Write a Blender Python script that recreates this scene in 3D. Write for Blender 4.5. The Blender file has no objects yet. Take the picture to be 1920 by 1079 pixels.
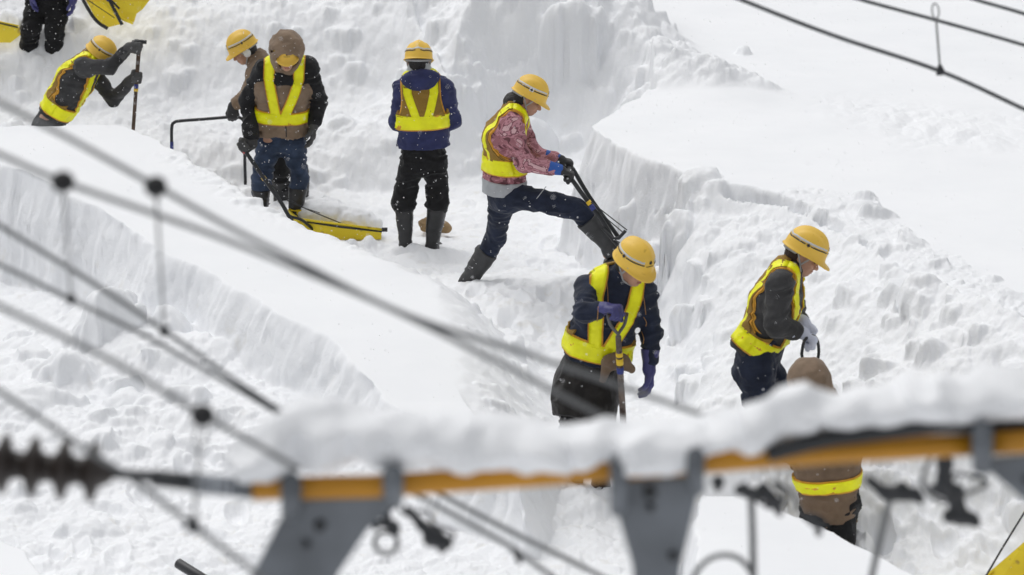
import bpy, math, random
import numpy as np
from mathutils import Vector
rng = np.random.RandomState(7)
random.seed(7)
scene = bpy.context.scene
COL = scene.collection

# ------------------------------------------------------------------ camera maths (photo is 1920x1079)
CAM_H = 5.8
PITCH = math.radians(15.0)
FPX = 5500.0
CP, SP = math.cos(PITCH), math.sin(PITCH)

def ray(px, py):
    a = (px - 960.0); b = (py - 539.5)
    return np.array([a, FPX * CP - b * SP, -FPX * SP - b * CP])

def P(px, py, Y):
    "world point seen at photo pixel px,py at depth Y"
    d = ray(px, py); t = Y / d[1]
    return np.array([d[0] * t, Y, CAM_H + d[2] * t])

def G(px, py, z):
    "world point seen at photo pixel at height z"
    d = ray(px, py); t = (z - CAM_H) / d[2]
    return np.array([d[0] * t, d[1] * t, z])

# ------------------------------------------------------------------ object helpers
def tag(o, label=None, cat=None, group=None, kind=None):
    if label: o['label'] = label
    if cat: o['category'] = cat
    if group: o['group'] = group
    if kind: o['kind'] = kind
    return o

def mesh_obj(name, verts, faces, mat=None, parent=None, base=None, smooth=True, mats=None, fmat=None):
    verts = np.asarray(verts, dtype=np.float64)
    if base is not None:
        verts = verts - np.asarray(base)
    me = bpy.data.meshes.new(name)
    nf = len(faces)
    if isinstance(faces, np.ndarray):
        n = len(verts); k = faces.shape[1]
        me.vertices.add(n); me.vertices.foreach_set('co', verts.astype(np.float32).ravel())
        me.loops.add(nf * k); me.loops.foreach_set('vertex_index', faces.astype(np.int32).ravel())
        me.polygons.add(nf); me.polygons.foreach_set('loop_start', np.arange(0, nf * k, k, dtype=np.int32))
        me.polygons.foreach_set('loop_total', np.full(nf, k, dtype=np.int32))
        me.update(calc_edges=True)
        me.validate()
    else:
        me.from_pydata([tuple(v) for v in verts], [], [tuple(int(i) for i in f) for f in faces])
    if smooth:
        me.polygons.foreach_set('use_smooth', np.ones(len(me.polygons), dtype=bool))
    for m in (mats or ([mat] if mat else [])):
        me.materials.append(m)
    if fmat is not None:
        me.polygons.foreach_set('material_index', np.asarray(fmat, dtype=np.int32))
    me.update()
    o = bpy.data.objects.new(name, me)
    COL.objects.link(o)
    if parent is not None:
        o.parent = parent
    elif base is not None:
        o.location = tuple(float(v) for v in base)
    return o

def empty(name, loc):
    o = bpy.data.objects.new(name, None); COL.objects.link(o)
    o.location = tuple(float(v) for v in loc)
    o.empty_display_size = 0.1
    return o

class MB:
    "collects verts / faces"
    def __init__(self): self.v = []; self.f = []; self.m = []
    def add(self, v, f, mi=0):
        n = len(self.v)
        self.v += [tuple(map(float, p)) for p in v]
        self.f += [tuple(int(i) + n for i in q) for q in f]
        self.m += [mi] * len(f)
        return self
    def build(self, name, mat=None, parent=None, base=None, smooth=True, mats=None):
        return mesh_obj(name, self.v, self.f, mat, parent, base, smooth, mats, self.m if mats else None)

def unit(v):
    v = np.asarray(v, float); return v / (np.linalg.norm(v) + 1e-12)

def tube(pts, r, n=10, cap=True, close=False):
    pts = [np.asarray(p, float) for p in pts]
    N = len(pts)
    rs = [r] * N if np.isscalar(r) else list(r)
    V = []; F = []
    prev = None
    for i in range(N):
        a = pts[(i - 1) % N] if (i > 0 or close) else pts[i]
        b = pts[(i + 1) % N] if (i < N - 1 or close) else pts[i]
        t = unit(b - a)
        if prev is None:
            ref = np.array([0, 0, 1.0]) if abs(t[2]) < .9 else np.array([1.0, 0, 0])
            u = unit(np.cross(t, ref))
        else:
            u = unit(prev - t * np.dot(prev, t))
        prev = u; w = np.cross(t, u)
        for k in range(n):
            an = 2 * math.pi * k / n
            V.append(pts[i] + rs[i] * (math.cos(an) * u + math.sin(an) * w))
    M = N if close else N - 1
    for i in range(M):
        for k in range(n):
            j = (i + 1) % N
            F.append((i * n + k, i * n + (k + 1) % n, j * n + (k + 1) % n, j * n + k))
    if cap and not close:
        F.append(tuple(range(n - 1, -1, -1)))
        F.append(tuple((N - 1) * n + k for k in range(n)))
    return V, F

def smooth_path(pts, n=8):
    "Catmull-Rom"
    p = [np.asarray(q, float) for q in pts]
    p = [2 * p[0] - p[1]] + p + [2 * p[-1] - p[-2]]
    out = []
    for i in range(1, len(p) - 2):
        for k in range(n):
            t = k / n
            out.append(0.5 * ((2 * p[i]) + (-p[i - 1] + p[i + 1]) * t + (2 * p[i - 1] - 5 * p[i] + 4 * p[i + 1] - p[i + 2]) * t * t
                              + (-p[i - 1] + 3 * p[i] - 3 * p[i + 1] + p[i + 2]) * t ** 3))
    out.append(p[-2])
    return out

def box(c, ax, ay, az):
    "box from centre and three half vectors"
    c, ax, ay, az = map(lambda v: np.asarray(v, float), (c, ax, ay, az))
    V = [c + i * ax + j * ay + k * az for i in (-1, 1) for j in (-1, 1) for k in (-1, 1)]
    F = [(0, 1, 3, 2), (4, 6, 7, 5), (0, 4, 5, 1), (2, 3, 7, 6), (0, 2, 6, 4), (1, 5, 7, 3)]
    return V, F

def prism(poly, d):
    "poly: list of 3d points (planar), extruded by vector d, centred"
    d = np.asarray(d, float) / 2
    n = len(poly)
    V = [np.asarray(p) - d for p in poly] + [np.asarray(p) + d for p in poly]
    F = [tuple(range(n - 1, -1, -1)), tuple(range(n, 2 * n))]
    F += [(i, (i + 1) % n, n + (i + 1) % n, n + i) for i in range(n)]
    return V, F

def lathe(p0, axis, prof, n=20):
    "prof: list of (distance along axis, radius)"
    axis = unit(axis)
    ref = np.array([0, 0, 1.0]) if abs(axis[2]) < .9 else np.array([1.0, 0, 0])
    u = unit(np.cross(axis, ref)); w = np.cross(axis, u)
    V = []; F = []
    for (a, r) in prof:
        for k in range(n):
            t = 2 * math.pi * k / n
            V.append(np.asarray(p0) + axis * a + r * (math.cos(t) * u + math.sin(t) * w))
    for i in range(len(prof) - 1):
        for k in range(n):
            F.append((i * n + k, i * n + (k + 1) % n, (i + 1) * n + (k + 1) % n, (i + 1) * n + k))
    return V, F

# ------------------------------------------------------------------ materials
def new_mat(name):
    m = bpy.data.materials.new(name); m.use_nodes = True
    nt = m.node_tree; b = nt.nodes['Principled BSDF']
    return m, nt, b

def mat_plain(name, col, rough=.6, metal=0., var=.25, vscale=6., bump=.0, bscale=60., spec=.5, dirt=None, dscale=3., dthr=.55, sheen=0.):
    m, nt, b = new_mat(name)
    N, L = nt.nodes, nt.links
    tc = N.new('ShaderNodeTexCoord')
    nz = N.new('ShaderNodeTexNoise'); nz.inputs['Scale'].default_value = vscale; nz.inputs['Detail'].default_value = 6
    L.new(tc.outputs['Object'], nz.inputs['Vector'])
    cr = N.new('ShaderNodeValToRGB')
    cr.color_ramp.elements[0].position = .3; cr.color_ramp.elements[1].position = .7
    c = np.array(col)
    cr.color_ramp.elements[0].color = (*(c * (1 - var)), 1)
    cr.color_ramp.elements[1].color = (*np.clip(c * (1 + var), 0, 1), 1)
    L.new(nz.outputs['Fac'], cr.inputs['Fac'])
    out = cr.outputs['Color']
    if dirt is not None:
        n2 = N.new('ShaderNodeTexNoise'); n2.inputs['Scale'].default_value = dscale; n2.inputs['Detail'].default_value = 8
        L.new(tc.outputs['Object'], n2.inputs['Vector'])
        mr = N.new('ShaderNodeMapRange'); mr.inputs['From Min'].default_value = dthr; mr.inputs['From Max'].default_value = dthr + .08
        L.new(n2.outputs['Fac'], mr.inputs['Value'])
        mx = N.new('ShaderNodeMix'); mx.data_type = 'RGBA'
        L.new(mr.outputs['Result'], mx.inputs['Factor']); L.new(out, mx.inputs['A']); mx.inputs['B'].default_value = (*dirt, 1)
        out = mx.outputs['Result']
    L.new(out, b.inputs['Base Color'])
    b.inputs['Roughness'].default_value = rough; b.inputs['Metallic'].default_value = metal
    b.inputs['Specular IOR Level'].default_value = spec
    if sheen: b.inputs['Sheen Weight'].default_value = sheen
    if bump:
        n3 = N.new('ShaderNodeTexNoise'); n3.inputs['Scale'].default_value = bscale; n3.inputs['Detail'].default_value = 5
        L.new(tc.outputs['Object'], n3.inputs['Vector'])
        bp = N.new('ShaderNodeBump'); bp.inputs['Strength'].default_value = bump; bp.inputs['Distance'].default_value = .02
        L.new(n3.outputs['Fac'], bp.inputs['Height']); L.new(bp.outputs['Normal'], b.inputs['Normal'])
    return m

def mat_cloth(name, col, var=.25, rough=.85, bump=.5, bscale=22.):
    return mat_plain(name, col, rough=rough, var=var, vscale=9., bump=bump, bscale=bscale, spec=.25, sheen=.1)

def mat_snow(name, rough_floor=True, bump=.34):
    m, nt, b = new_mat(name)
    N, L = nt.nodes, nt.links
    tc = N.new('ShaderNodeTexCoord')
    nz = N.new('ShaderNodeTexNoise'); nz.inputs['Scale'].default_value = 1.3; nz.inputs['Detail'].default_value = 9; nz.inputs['Roughness'].default_value = .62
    L.new(tc.outputs['Object'], nz.inputs['Vector'])
    cr = N.new('ShaderNodeValToRGB')
    cr.color_ramp.elements[0].position = .34; cr.color_ramp.elements[0].color = (.87, .882, .905, 1)
    cr.color_ramp.elements[1].position = .62; cr.color_ramp.elements[1].color = (.905, .915, .935, 1)
    L.new(nz.outputs['Fac'], cr.inputs['Fac'])
    out = cr.outputs['Color']
    if rough_floor:   # faint earthy stains where people have trodden: vertex attribute
        at = N.new('ShaderNodeAttribute'); at.attribute_name = 'trodden'
        n2 = N.new('ShaderNodeTexNoise'); n2.inputs['Scale'].default_value = 7; n2.inputs['Detail'].default_value = 8
        L.new(tc.outputs['Object'], n2.inputs['Vector'])
        mr = N.new('ShaderNodeMapRange'); mr.inputs['From Min'].default_value = .6; mr.inputs['From Max'].default_value = .8
        L.new(n2.outputs['Fac'], mr.inputs['Value'])
        mu = N.new('ShaderNodeMath'); mu.operation = 'MULTIPLY'
        L.new(mr.outputs['Result'], mu.inputs[0]); L.new(at.outputs['Fac'], mu.inputs[1])
        mx = N.new('ShaderNodeMix'); mx.data_type = 'RGBA'
        L.new(mu.outputs[0], mx.inputs['Factor']); L.new(out, mx.inputs['A']); mx.inputs['B'].default_value = (.78, .765, .73, 1)
        out = mx.outputs['Result']
    L.new(out, b.inputs['Base Color'])
    b.inputs['Roughness'].default_value = .55
    b.inputs['Specular IOR Level'].default_value = .25
    n3 = N.new('ShaderNodeTexNoise'); n3.inputs['Scale'].default_value = 36; n3.inputs['Detail'].default_value = 8; n3.inputs['Roughness'].default_value = .65
    L.new(tc.outputs['Object'], n3.inputs['Vector'])
    bp = N.new('ShaderNodeBump'); bp.inputs['Distance'].default_value = .03
    if rough_floor:
        a2 = N.new('ShaderNodeAttribute'); a2.attribute_name = 'rough'
        m2 = N.new('ShaderNodeMapRange'); m2.inputs['To Min'].default_value = .03; m2.inputs['To Max'].default_value = bump
        L.new(a2.outputs['Fac'], m2.inputs['Value']); L.new(m2.outputs['Result'], bp.inputs['Strength'])
    else:
        bp.inputs['Strength'].default_value = bump
    n4 = N.new('ShaderNodeTexNoise'); n4.inputs['Scale'].default_value = 8; n4.inputs['Detail'].default_value = 4
    L.new(tc.outputs['Object'], n4.inputs['Vector'])
    ad = N.new('ShaderNodeMath'); ad.operation = 'MULTIPLY_ADD'; ad.inputs[1].default_value = .9
    L.new(n4.outputs['Fac'], ad.inputs[0]); L.new(n3.outputs['Fac'], ad.inputs[2])
    L.new(ad.outputs[0], bp.inputs['Height']); L.new(bp.outputs['Normal'], b.inputs['Normal'])
    return m

M = {}
M['snow'] = mat_snow('snow_ground_material')
M['snow_lump'] = mat_snow('snow_lump_material', False, .2)

# ------------------------------------------------------------------ noise
_perm = rng.permutation(4096)
_grad = rng.rand(4096) * 2 * np.pi
_gx, _gy = np.cos(_grad).astype(np.float32), np.sin(_grad).astype(np.float32)

def perlin(x, y, seed=0):
    x = np.asarray(x, np.float64) + 1000 + seed * 17.31; y = np.asarray(y, np.float64) + 1000 + seed * 7.77
    xi = np.floor(x).astype(np.int64); yi = np.floor(y).astype(np.int64)
    xf = (x - xi).astype(np.float32); yf = (y - yi).astype(np.float32)
    u = xf * xf * xf * (xf * (xf * 6 - 15) + 10); v = yf * yf * yf * (yf * (yf * 6 - 15) + 10)
    def g(ix, iy, dx, dy):
        h = _perm[(_perm[ix & 4095] + iy) & 4095]
        return _gx[h] * dx + _gy[h] * dy
    a = g(xi, yi, xf, yf); b = g(xi + 1, yi, xf - 1, yf)
    c = g(xi, yi + 1, xf, yf - 1); d = g(xi + 1, yi + 1, xf - 1, yf - 1)
    return (a + u * (b - a)) * (1 - v) + (c + u * (d - c)) * v

def fbm(x, y, oct=4, seed=0, gain=.5):
    s = 0; a = 1; f = 1
    for i in range(oct):
        s = s + a * perlin(x * f, y * f, seed + i); a *= gain; f *= 2.03
    return s

def billow(x, y, oct=4, seed=0, gain=.5):
    s = 0; a = 1; f = 1
    for i in range(oct):
        s = s + a * (np.abs(perlin(x * f, y * f, seed + i)) * 2 - .4); a *= gain; f *= 2.03
    return s

def noise1(s, seed=0):
    return perlin(s, np.full_like(s, .37 + seed * 3.1), seed)

def sstep(a, b, x):
    t = np.clip((x - a) / (b - a), 0, 1); return t * t * (3 - 2 * t)
# ------------------------------------------------------------------ implicit surfaces -> smooth meshes
_lat = rng.rand(32, 32, 32).astype(np.float32) * 2 - 1
def noise3(x, y, z):
    x, y, z = np.broadcast_arrays(x, y, z)
    xi = np.floor(x).astype(np.int32); yi = np.floor(y).astype(np.int32); zi = np.floor(z).astype(np.int32)
    fx, fy, fz = x - xi, y - yi, z - zi
    fx = fx * fx * (3 - 2 * fx); fy = fy * fy * (3 - 2 * fy); fz = fz * fz * (3 - 2 * fz)
    def L(a, b, c): return _lat[(xi + a) & 31, (yi + b) & 31, (zi + c) & 31]
    x00 = L(0, 0, 0) * (1 - fx) + L(1, 0, 0) * fx; x10 = L(0, 1, 0) * (1 - fx) + L(1, 1, 0) * fx
    x01 = L(0, 0, 1) * (1 - fx) + L(1, 0, 1) * fx; x11 = L(0, 1, 1) * (1 - fx) + L(1, 1, 1) * fx
    return (x00 * (1 - fy) + x10 * fy) * (1 - fz) + (x01 * (1 - fy) + x11 * fy) * fz

def smin(a, b, k):
    if k <= 0: return np.minimum(a, b)
    h = np.clip(.5 + .5 * (b - a) / k, 0, 1)
    return b * (1 - h) + a * h - k * h * (1 - h)

def cap(a, b, ra, rb=None):
    "tapered capsule"
    a = np.asarray(a, float); b = np.asarray(b, float); rb = ra if rb is None else rb
    ab = b - a; L2 = float(ab @ ab) + 1e-12
    def f(x, y, z):
        t = np.clip(((x - a[0]) * ab[0] + (y - a[1]) * ab[1] + (z - a[2]) * ab[2]) / L2, 0, 1)
        return np.sqrt((x - a[0] - t * ab[0]) ** 2 + (y - a[1] - t * ab[1]) ** 2 + (z - a[2] - t * ab[2]) ** 2) - (ra + (rb - ra) * t)
    r = max(ra, rb)
    return f, np.minimum(a, b) - r, np.maximum(a, b) + r

def ell(c, fr, rad):
    "ellipsoid; fr = 3 unit axes (rows), rad = 3 radii"
    c = np.asarray(c, float); fr = np.asarray(fr, float); rad = np.asarray(rad, float)
    def f(x, y, z):
        p = [(x - c[0]) * fr[i][0] + (y - c[1]) * fr[i][1] + (z - c[2]) * fr[i][2] for i in range(3)]
        k0 = np.sqrt(sum((p[i] / rad[i]) ** 2 for i in range(3))); k1 = np.sqrt(sum((p[i] / rad[i] ** 2) ** 2 for i in range(3))) + 1e-9
        return k0 * (k0 - 1) / k1
    R = max(rad)
    ext = np.sqrt(sum((fr[i] * rad[i]) ** 2 for i in range(3)))
    return f, c - ext, c + ext

def ecap(p0, p1, S, r0, r1, flat0=False, flat1=False):
    "elliptic section swept p0->p1; S side vector; r0=(a,b) at p0, r1 at p1; flat ends cut square"
    p0 = np.asarray(p0, float); p1 = np.asarray(p1, float); U = unit(p1 - p0); L = np.linalg.norm(p1 - p0)
    S = unit(np.asarray(S) - U * np.dot(S, U)); F = np.cross(U, S)
    def f(x, y, z):
        qx, qy, qz = x - p0[0], y - p0[1], z - p0[2]
        h = qx * U[0] + qy * U[1] + qz * U[2]
        s = qx * S[0] + qy * S[1] + qz * S[2]; g = qx * F[0] + qy * F[1] + qz * F[2]
        t = np.clip(h / L, 0, 1); e = h - t * L
        a = r0[0] + (r1[0] - r0[0]) * t; b = r0[1] + (r1[1] - r0[1]) * t; m = np.minimum(a, b)
        fl = ((h < 0) & flat0) | ((h > L) & flat1)
        ee = np.where(fl, 0, e / m)
        rad = (np.abs(s / a) ** 2.3 + np.abs(g / b) ** 2.3 + np.abs(ee) ** 2.3 + 1e-9) ** (1 / 2.3)
        d = (rad - 1) * m
        if flat0: d = np.maximum(d, -h)
        if flat1: d = np.maximum(d, h - L)
        return d
    R = max(r0 + r1)
    return f, np.minimum(p0, p1) - R, np.maximum(p0, p1) + R

def rbox(c, fr, half, r):
    c = np.asarray(c, float); fr = np.asarray(fr, float)
    def f(x, y, z):
        q = [np.abs((x - c[0]) * fr[i][0] + (y - c[1]) * fr[i][1] + (z - c[2]) * fr[i][2]) - half[i] + r for i in range(3)]
        o = np.sqrt(sum(np.maximum(v, 0) ** 2 for v in q))
        return o + np.minimum(np.maximum(q[0], np.maximum(q[1], q[2])), 0) - r
    ext = sum(np.abs(np.asarray(fr[i])) * half[i] for i in range(3))
    return f, c - ext, c + ext

def fold_noise(x, y, z, fs, fold):
    wx = noise3(x * 6, y * 6, z * 6) * .7
    a = noise3(x * fs[0] + wx, y * fs[1] + wx, z * fs[2] + wx * 2)
    b = noise3(x * 4 + 7, y * 4, z * 7)
    c = noise3(x * fs[0] * 1.9 + 3, y * fs[1] * 1.9 + wx * 2, z * fs[2] * 1.6 + 5)
    return fold * ((1 - 2.6 * np.abs(a)) * .6 + .7 * b + (.5 - 1.3 * np.abs(c)) * .4)

class SD:
    def __init__(self, k=.03): self.p = []; self.k = k
    def add(self, prim, k=None, op='u'):
        self.p.append((prim, self.k if k is None else k, op)); return self
    def ev(self, P_):
        x, y, z = P_[..., 0], P_[..., 1], P_[..., 2]
        D = None
        for (f, lo, hi), k, op in self.p:
            d = f(x, y, z)
            if op == 'u': D = d if D is None else smin(D, d, k)
            elif op == 's': D = -smin(-D, d, k)
            else: D = -smin(-D, -d, k)
        return D
    def mesh(self, h, fold=0., fscale=(9, 9, 20), seed=0., fine=0.):
        lo = np.min([p[0][1] for p in self.p if p[2] == 'u'], 0) - .03; hi = np.max([p[0][2] for p in self.p if p[2] == 'u'], 0) + .03
        n = np.ceil((hi - lo) / h).astype(int) + 1
        ax = [lo[i] + h * np.arange(n[i]) for i in range(3)]
        D = np.full(n, .06, np.float32)
        mg = .055
        for (f, l, u), k, op in self.p:
            i0 = np.maximum(np.floor((l - mg - lo) / h).astype(int), 0); i1 = np.minimum(np.ceil((u + mg - lo) / h).astype(int) + 1, n)
            if np.any(i1 <= i0):
                continue
            if op == 'i': i0 = np.zeros(3, int); i1 = n
            sl = tuple(slice(i0[i], i1[i]) for i in range(3))
            x = ax[0][sl[0]][:, None, None]; y = ax[1][sl[1]][None, :, None]; z = ax[2][sl[2]][None, None, :]
            d = f(x, y, z)
            if op == 'u': D[sl] = smin(D[sl], np.minimum(d, .06), k)
            elif op == 's': D[sl] = -smin(-D[sl], d, k)
            else: D[sl] = -smin(-D[sl], -d, k)
        if fold or fine:
            I = np.argwhere(np.abs(D) < .03)
            x = ax[0][I[:, 0]] + seed; y = ax[1][I[:, 1]]; z = ax[2][I[:, 2]]
            v = fold_noise(x, y, z, fscale, fold)
            if fine: v = v + fine * noise3(x * 40, y * 40, z * 40)
            D[I[:, 0], I[:, 1], I[:, 2]] -= v.astype(np.float32)
        return surface_nets(D, lo, h)

def surface_nets(D, lo, h):
    S = D < 0
    c = np.zeros(tuple(s - 1 for s in D.shape), np.uint8)
    for i in (0, 1):
        for j in (0, 1):
            for k in (0, 1):
                c += S[i:S.shape[0] - 1 + i, j:S.shape[1] - 1 + j, k:S.shape[2] - 1 + k]
    act = (c > 0) & (c < 8)
    I = np.argwhere(act)
    ids = np.full(act.shape, -1, np.int32); ids[act] = np.arange(len(I))
    V = {}
    for i in (0, 1):
        for j in (0, 1):
            for k in (0, 1):
                V[(i, j, k)] = D[I[:, 0] + i, I[:, 1] + j, I[:, 2] + k]
    acc = np.zeros((len(I), 3)); cnt = np.zeros(len(I))
    cs = list(V.keys())
    for a in cs:
        for ax in range(3):
            if a[ax] == 0:
                b = list(a); b[ax] = 1; b = tuple(b)
                va, vb = V[a], V[b]; m = (va < 0) != (vb < 0)
                t = np.where(m, va / np.where(m, va - vb, 1), 0)
                for q in range(3):
                    acc[:, q] += m * (a[q] + (t if q == ax else 0))
                cnt += m
    verts = (I + acc / np.maximum(cnt, 1)[:, None]) * h + lo
    F = []
    for ax in range(3):
        s0 = [slice(None)] * 3; s1 = [slice(None)] * 3
        s0[ax] = slice(0, -1); s1[ax] = slice(1, None)
        E = S[tuple(s0)] != S[tuple(s1)]
        o = [q for q in range(3) if q != ax]
        sl = [slice(None)] * 3
        for q in o: sl[q] = slice(1, -1)
        Ein = np.zeros_like(E); Ein[tuple(sl)] = E[tuple(sl)]
        J = np.argwhere(Ein)
        if not len(J): continue
        def cid(d1, d2):
            K = J.copy(); K[:, o[0]] -= d1; K[:, o[1]] -= d2
            return ids[K[:, 0], K[:, 1], K[:, 2]]
        q = np.stack([cid(1, 1), cid(0, 1), cid(0, 0), cid(1, 0)], -1)
        ins = S[J[:, 0], J[:, 1], J[:, 2]]
        flip = ins if ax != 1 else ~ins
        q = np.where(flip[:, None], q, q[:, ::-1])
        F.append(q)
    return verts, np.concatenate(F)

def sdf_obj(name, sd, h, mat, parent=None, base=None, **kw):
    v, f = sd.mesh(h, **kw)
    return mesh_obj(name, v, f, mat, parent, base)
# ------------------------------------------------------------------ snow ground
def grid_axes():
    ys = list(14.0 * np.exp(np.arange(0, int(math.log(34 / 14.0) / .00082)) * .00082))
    d = ys[-1] - ys[-2]; y = ys[-1]
    while y < 3000:
        d *= 1.12; y += d; ys.append(y)
    lo = []; d = .0115; y = 14.0
    while y > -60:
        d *= 1.15; y -= d; lo.append(y)
    us = list(np.linspace(-1.12, 1.12, 1060))
    d = us[1] - us[0]; u = us[-1]; hi = []
    while u < 260:
        d *= 1.22; u += d; hi.append(u)
    us = [-v for v in hi[::-1]] + us + hi
    return np.array(lo[::-1] + ys), np.array(us)

YS, US = grid_axes()
WID = np.maximum(.175 * YS + .3, 2.6)
GX = (US[None, :] * WID[:, None]); GY = np.repeat(YS[:, None], len(US), 1)

def poly_dist(poly, X, Y):
    "signed distance (inside positive), arc length of nearest point, edge index"
    n = len(poly); best = np.full(X.shape, 1e9); arc = np.zeros(X.shape); idx = np.zeros(X.shape, np.int8)
    inside = np.zeros(X.shape, bool); acc = 0
    for i in range(n):
        a = poly[i]; b = poly[(i + 1) % n]
        ex, ey = b[0] - a[0], b[1] - a[1]; L2 = ex * ex + ey * ey + 1e-12; L = math.sqrt(L2)
        t = np.clip(((X - a[0]) * ex + (Y - a[1]) * ey) / L2, 0, 1)
        dd = (X - a[0] - t * ex) ** 2 + (Y - a[1] - t * ey) ** 2
        m = dd < best
        best = np.where(m, dd, best); arc = np.where(m, acc + t * L, arc); idx = np.where(m, i, idx)
        acc += L
        if abs(ey) > 1e-9:
            c = ((a[1] > Y) != (b[1] > Y)) & (X < ex * (Y - a[1]) / ey + a[0])
            inside ^= c
    d = np.sqrt(best)
    return np.where(inside, d, -d), arc, idx

def PG(pts, z):
    return [tuple(G(x, y, zz if zz is not None else z)[:2]) for (x, y, *r) in pts for zz in [r[0] if r else None]]

# flat-topped bank in front of the workers: far (trench) edge then near cut edge, with heights
bankA = PG([(-260, 215, .95), (0, 233, .9), (240, 240, .85), (330, 285, .78), (420, 345, .7), (560, 432, .56), (700, 482, .5), (850, 527, .46), (935, 560, .45),
            (990, 640, .45), (1012, 700, .45), (1030, 800, .45),
            (990, 880, .5), (870, 820, .55), (740, 742, .58), (600, 640, .6), (500, 586, .62), (400, 530, .66), (300, 470, .72), (200, 402, .8), (100, 345, .87), (0, 303, .92), (-300, 215, .95)], 0)
# untouched snowfield on the right with the big cut face
bankB = PG([(1082, 240), (1112, 262), (1180, 293), (1262, 326), (1340, 346), (1430, 362), (1510, 390), (1600, 440), (1700, 505), (1810, 566), (1920, 622), (2150, 730)], 1.0) \
    + [(9, 14), (60, 10), (900, 200), (900, 2800), (-900, 2800), (-60, 60), (-12, 40), (-3.2, 29.5), (-1.6, 28.0)] \
    + PG([(700, 40), (770, 60), (842, 118), (905, 100), (960, 96), (1040, 92), (1120, 104), (1178, 112), (1186, 176), (1150, 196), (1108, 220)], 1.0)
# near bank bottom right, and bottom left corner
bankC = PG([(1296, 925), (1425, 922), (1500, 962), (1580, 998), (1650, 1030), (1760, 1090), (1950, 1200), (1600, 1400), (1285, 1300), (1290, 1050)], .55)
bankD = PG([(-200, 960), (0, 1000), (60, 1030), (95, 1085), (130, 1300), (-300, 1300)], .35)

def window(c, r):
    r0 = np.searchsorted(YS, c[1] - r); r1 = np.searchsorted(YS, c[1] + r); w = WID[(r0 + r1) // 2]
    return (slice(r0, r1), slice(np.searchsorted(US, (c[0] - r) / w), np.searchsorted(US, (c[0] + r) / w)))

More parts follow.
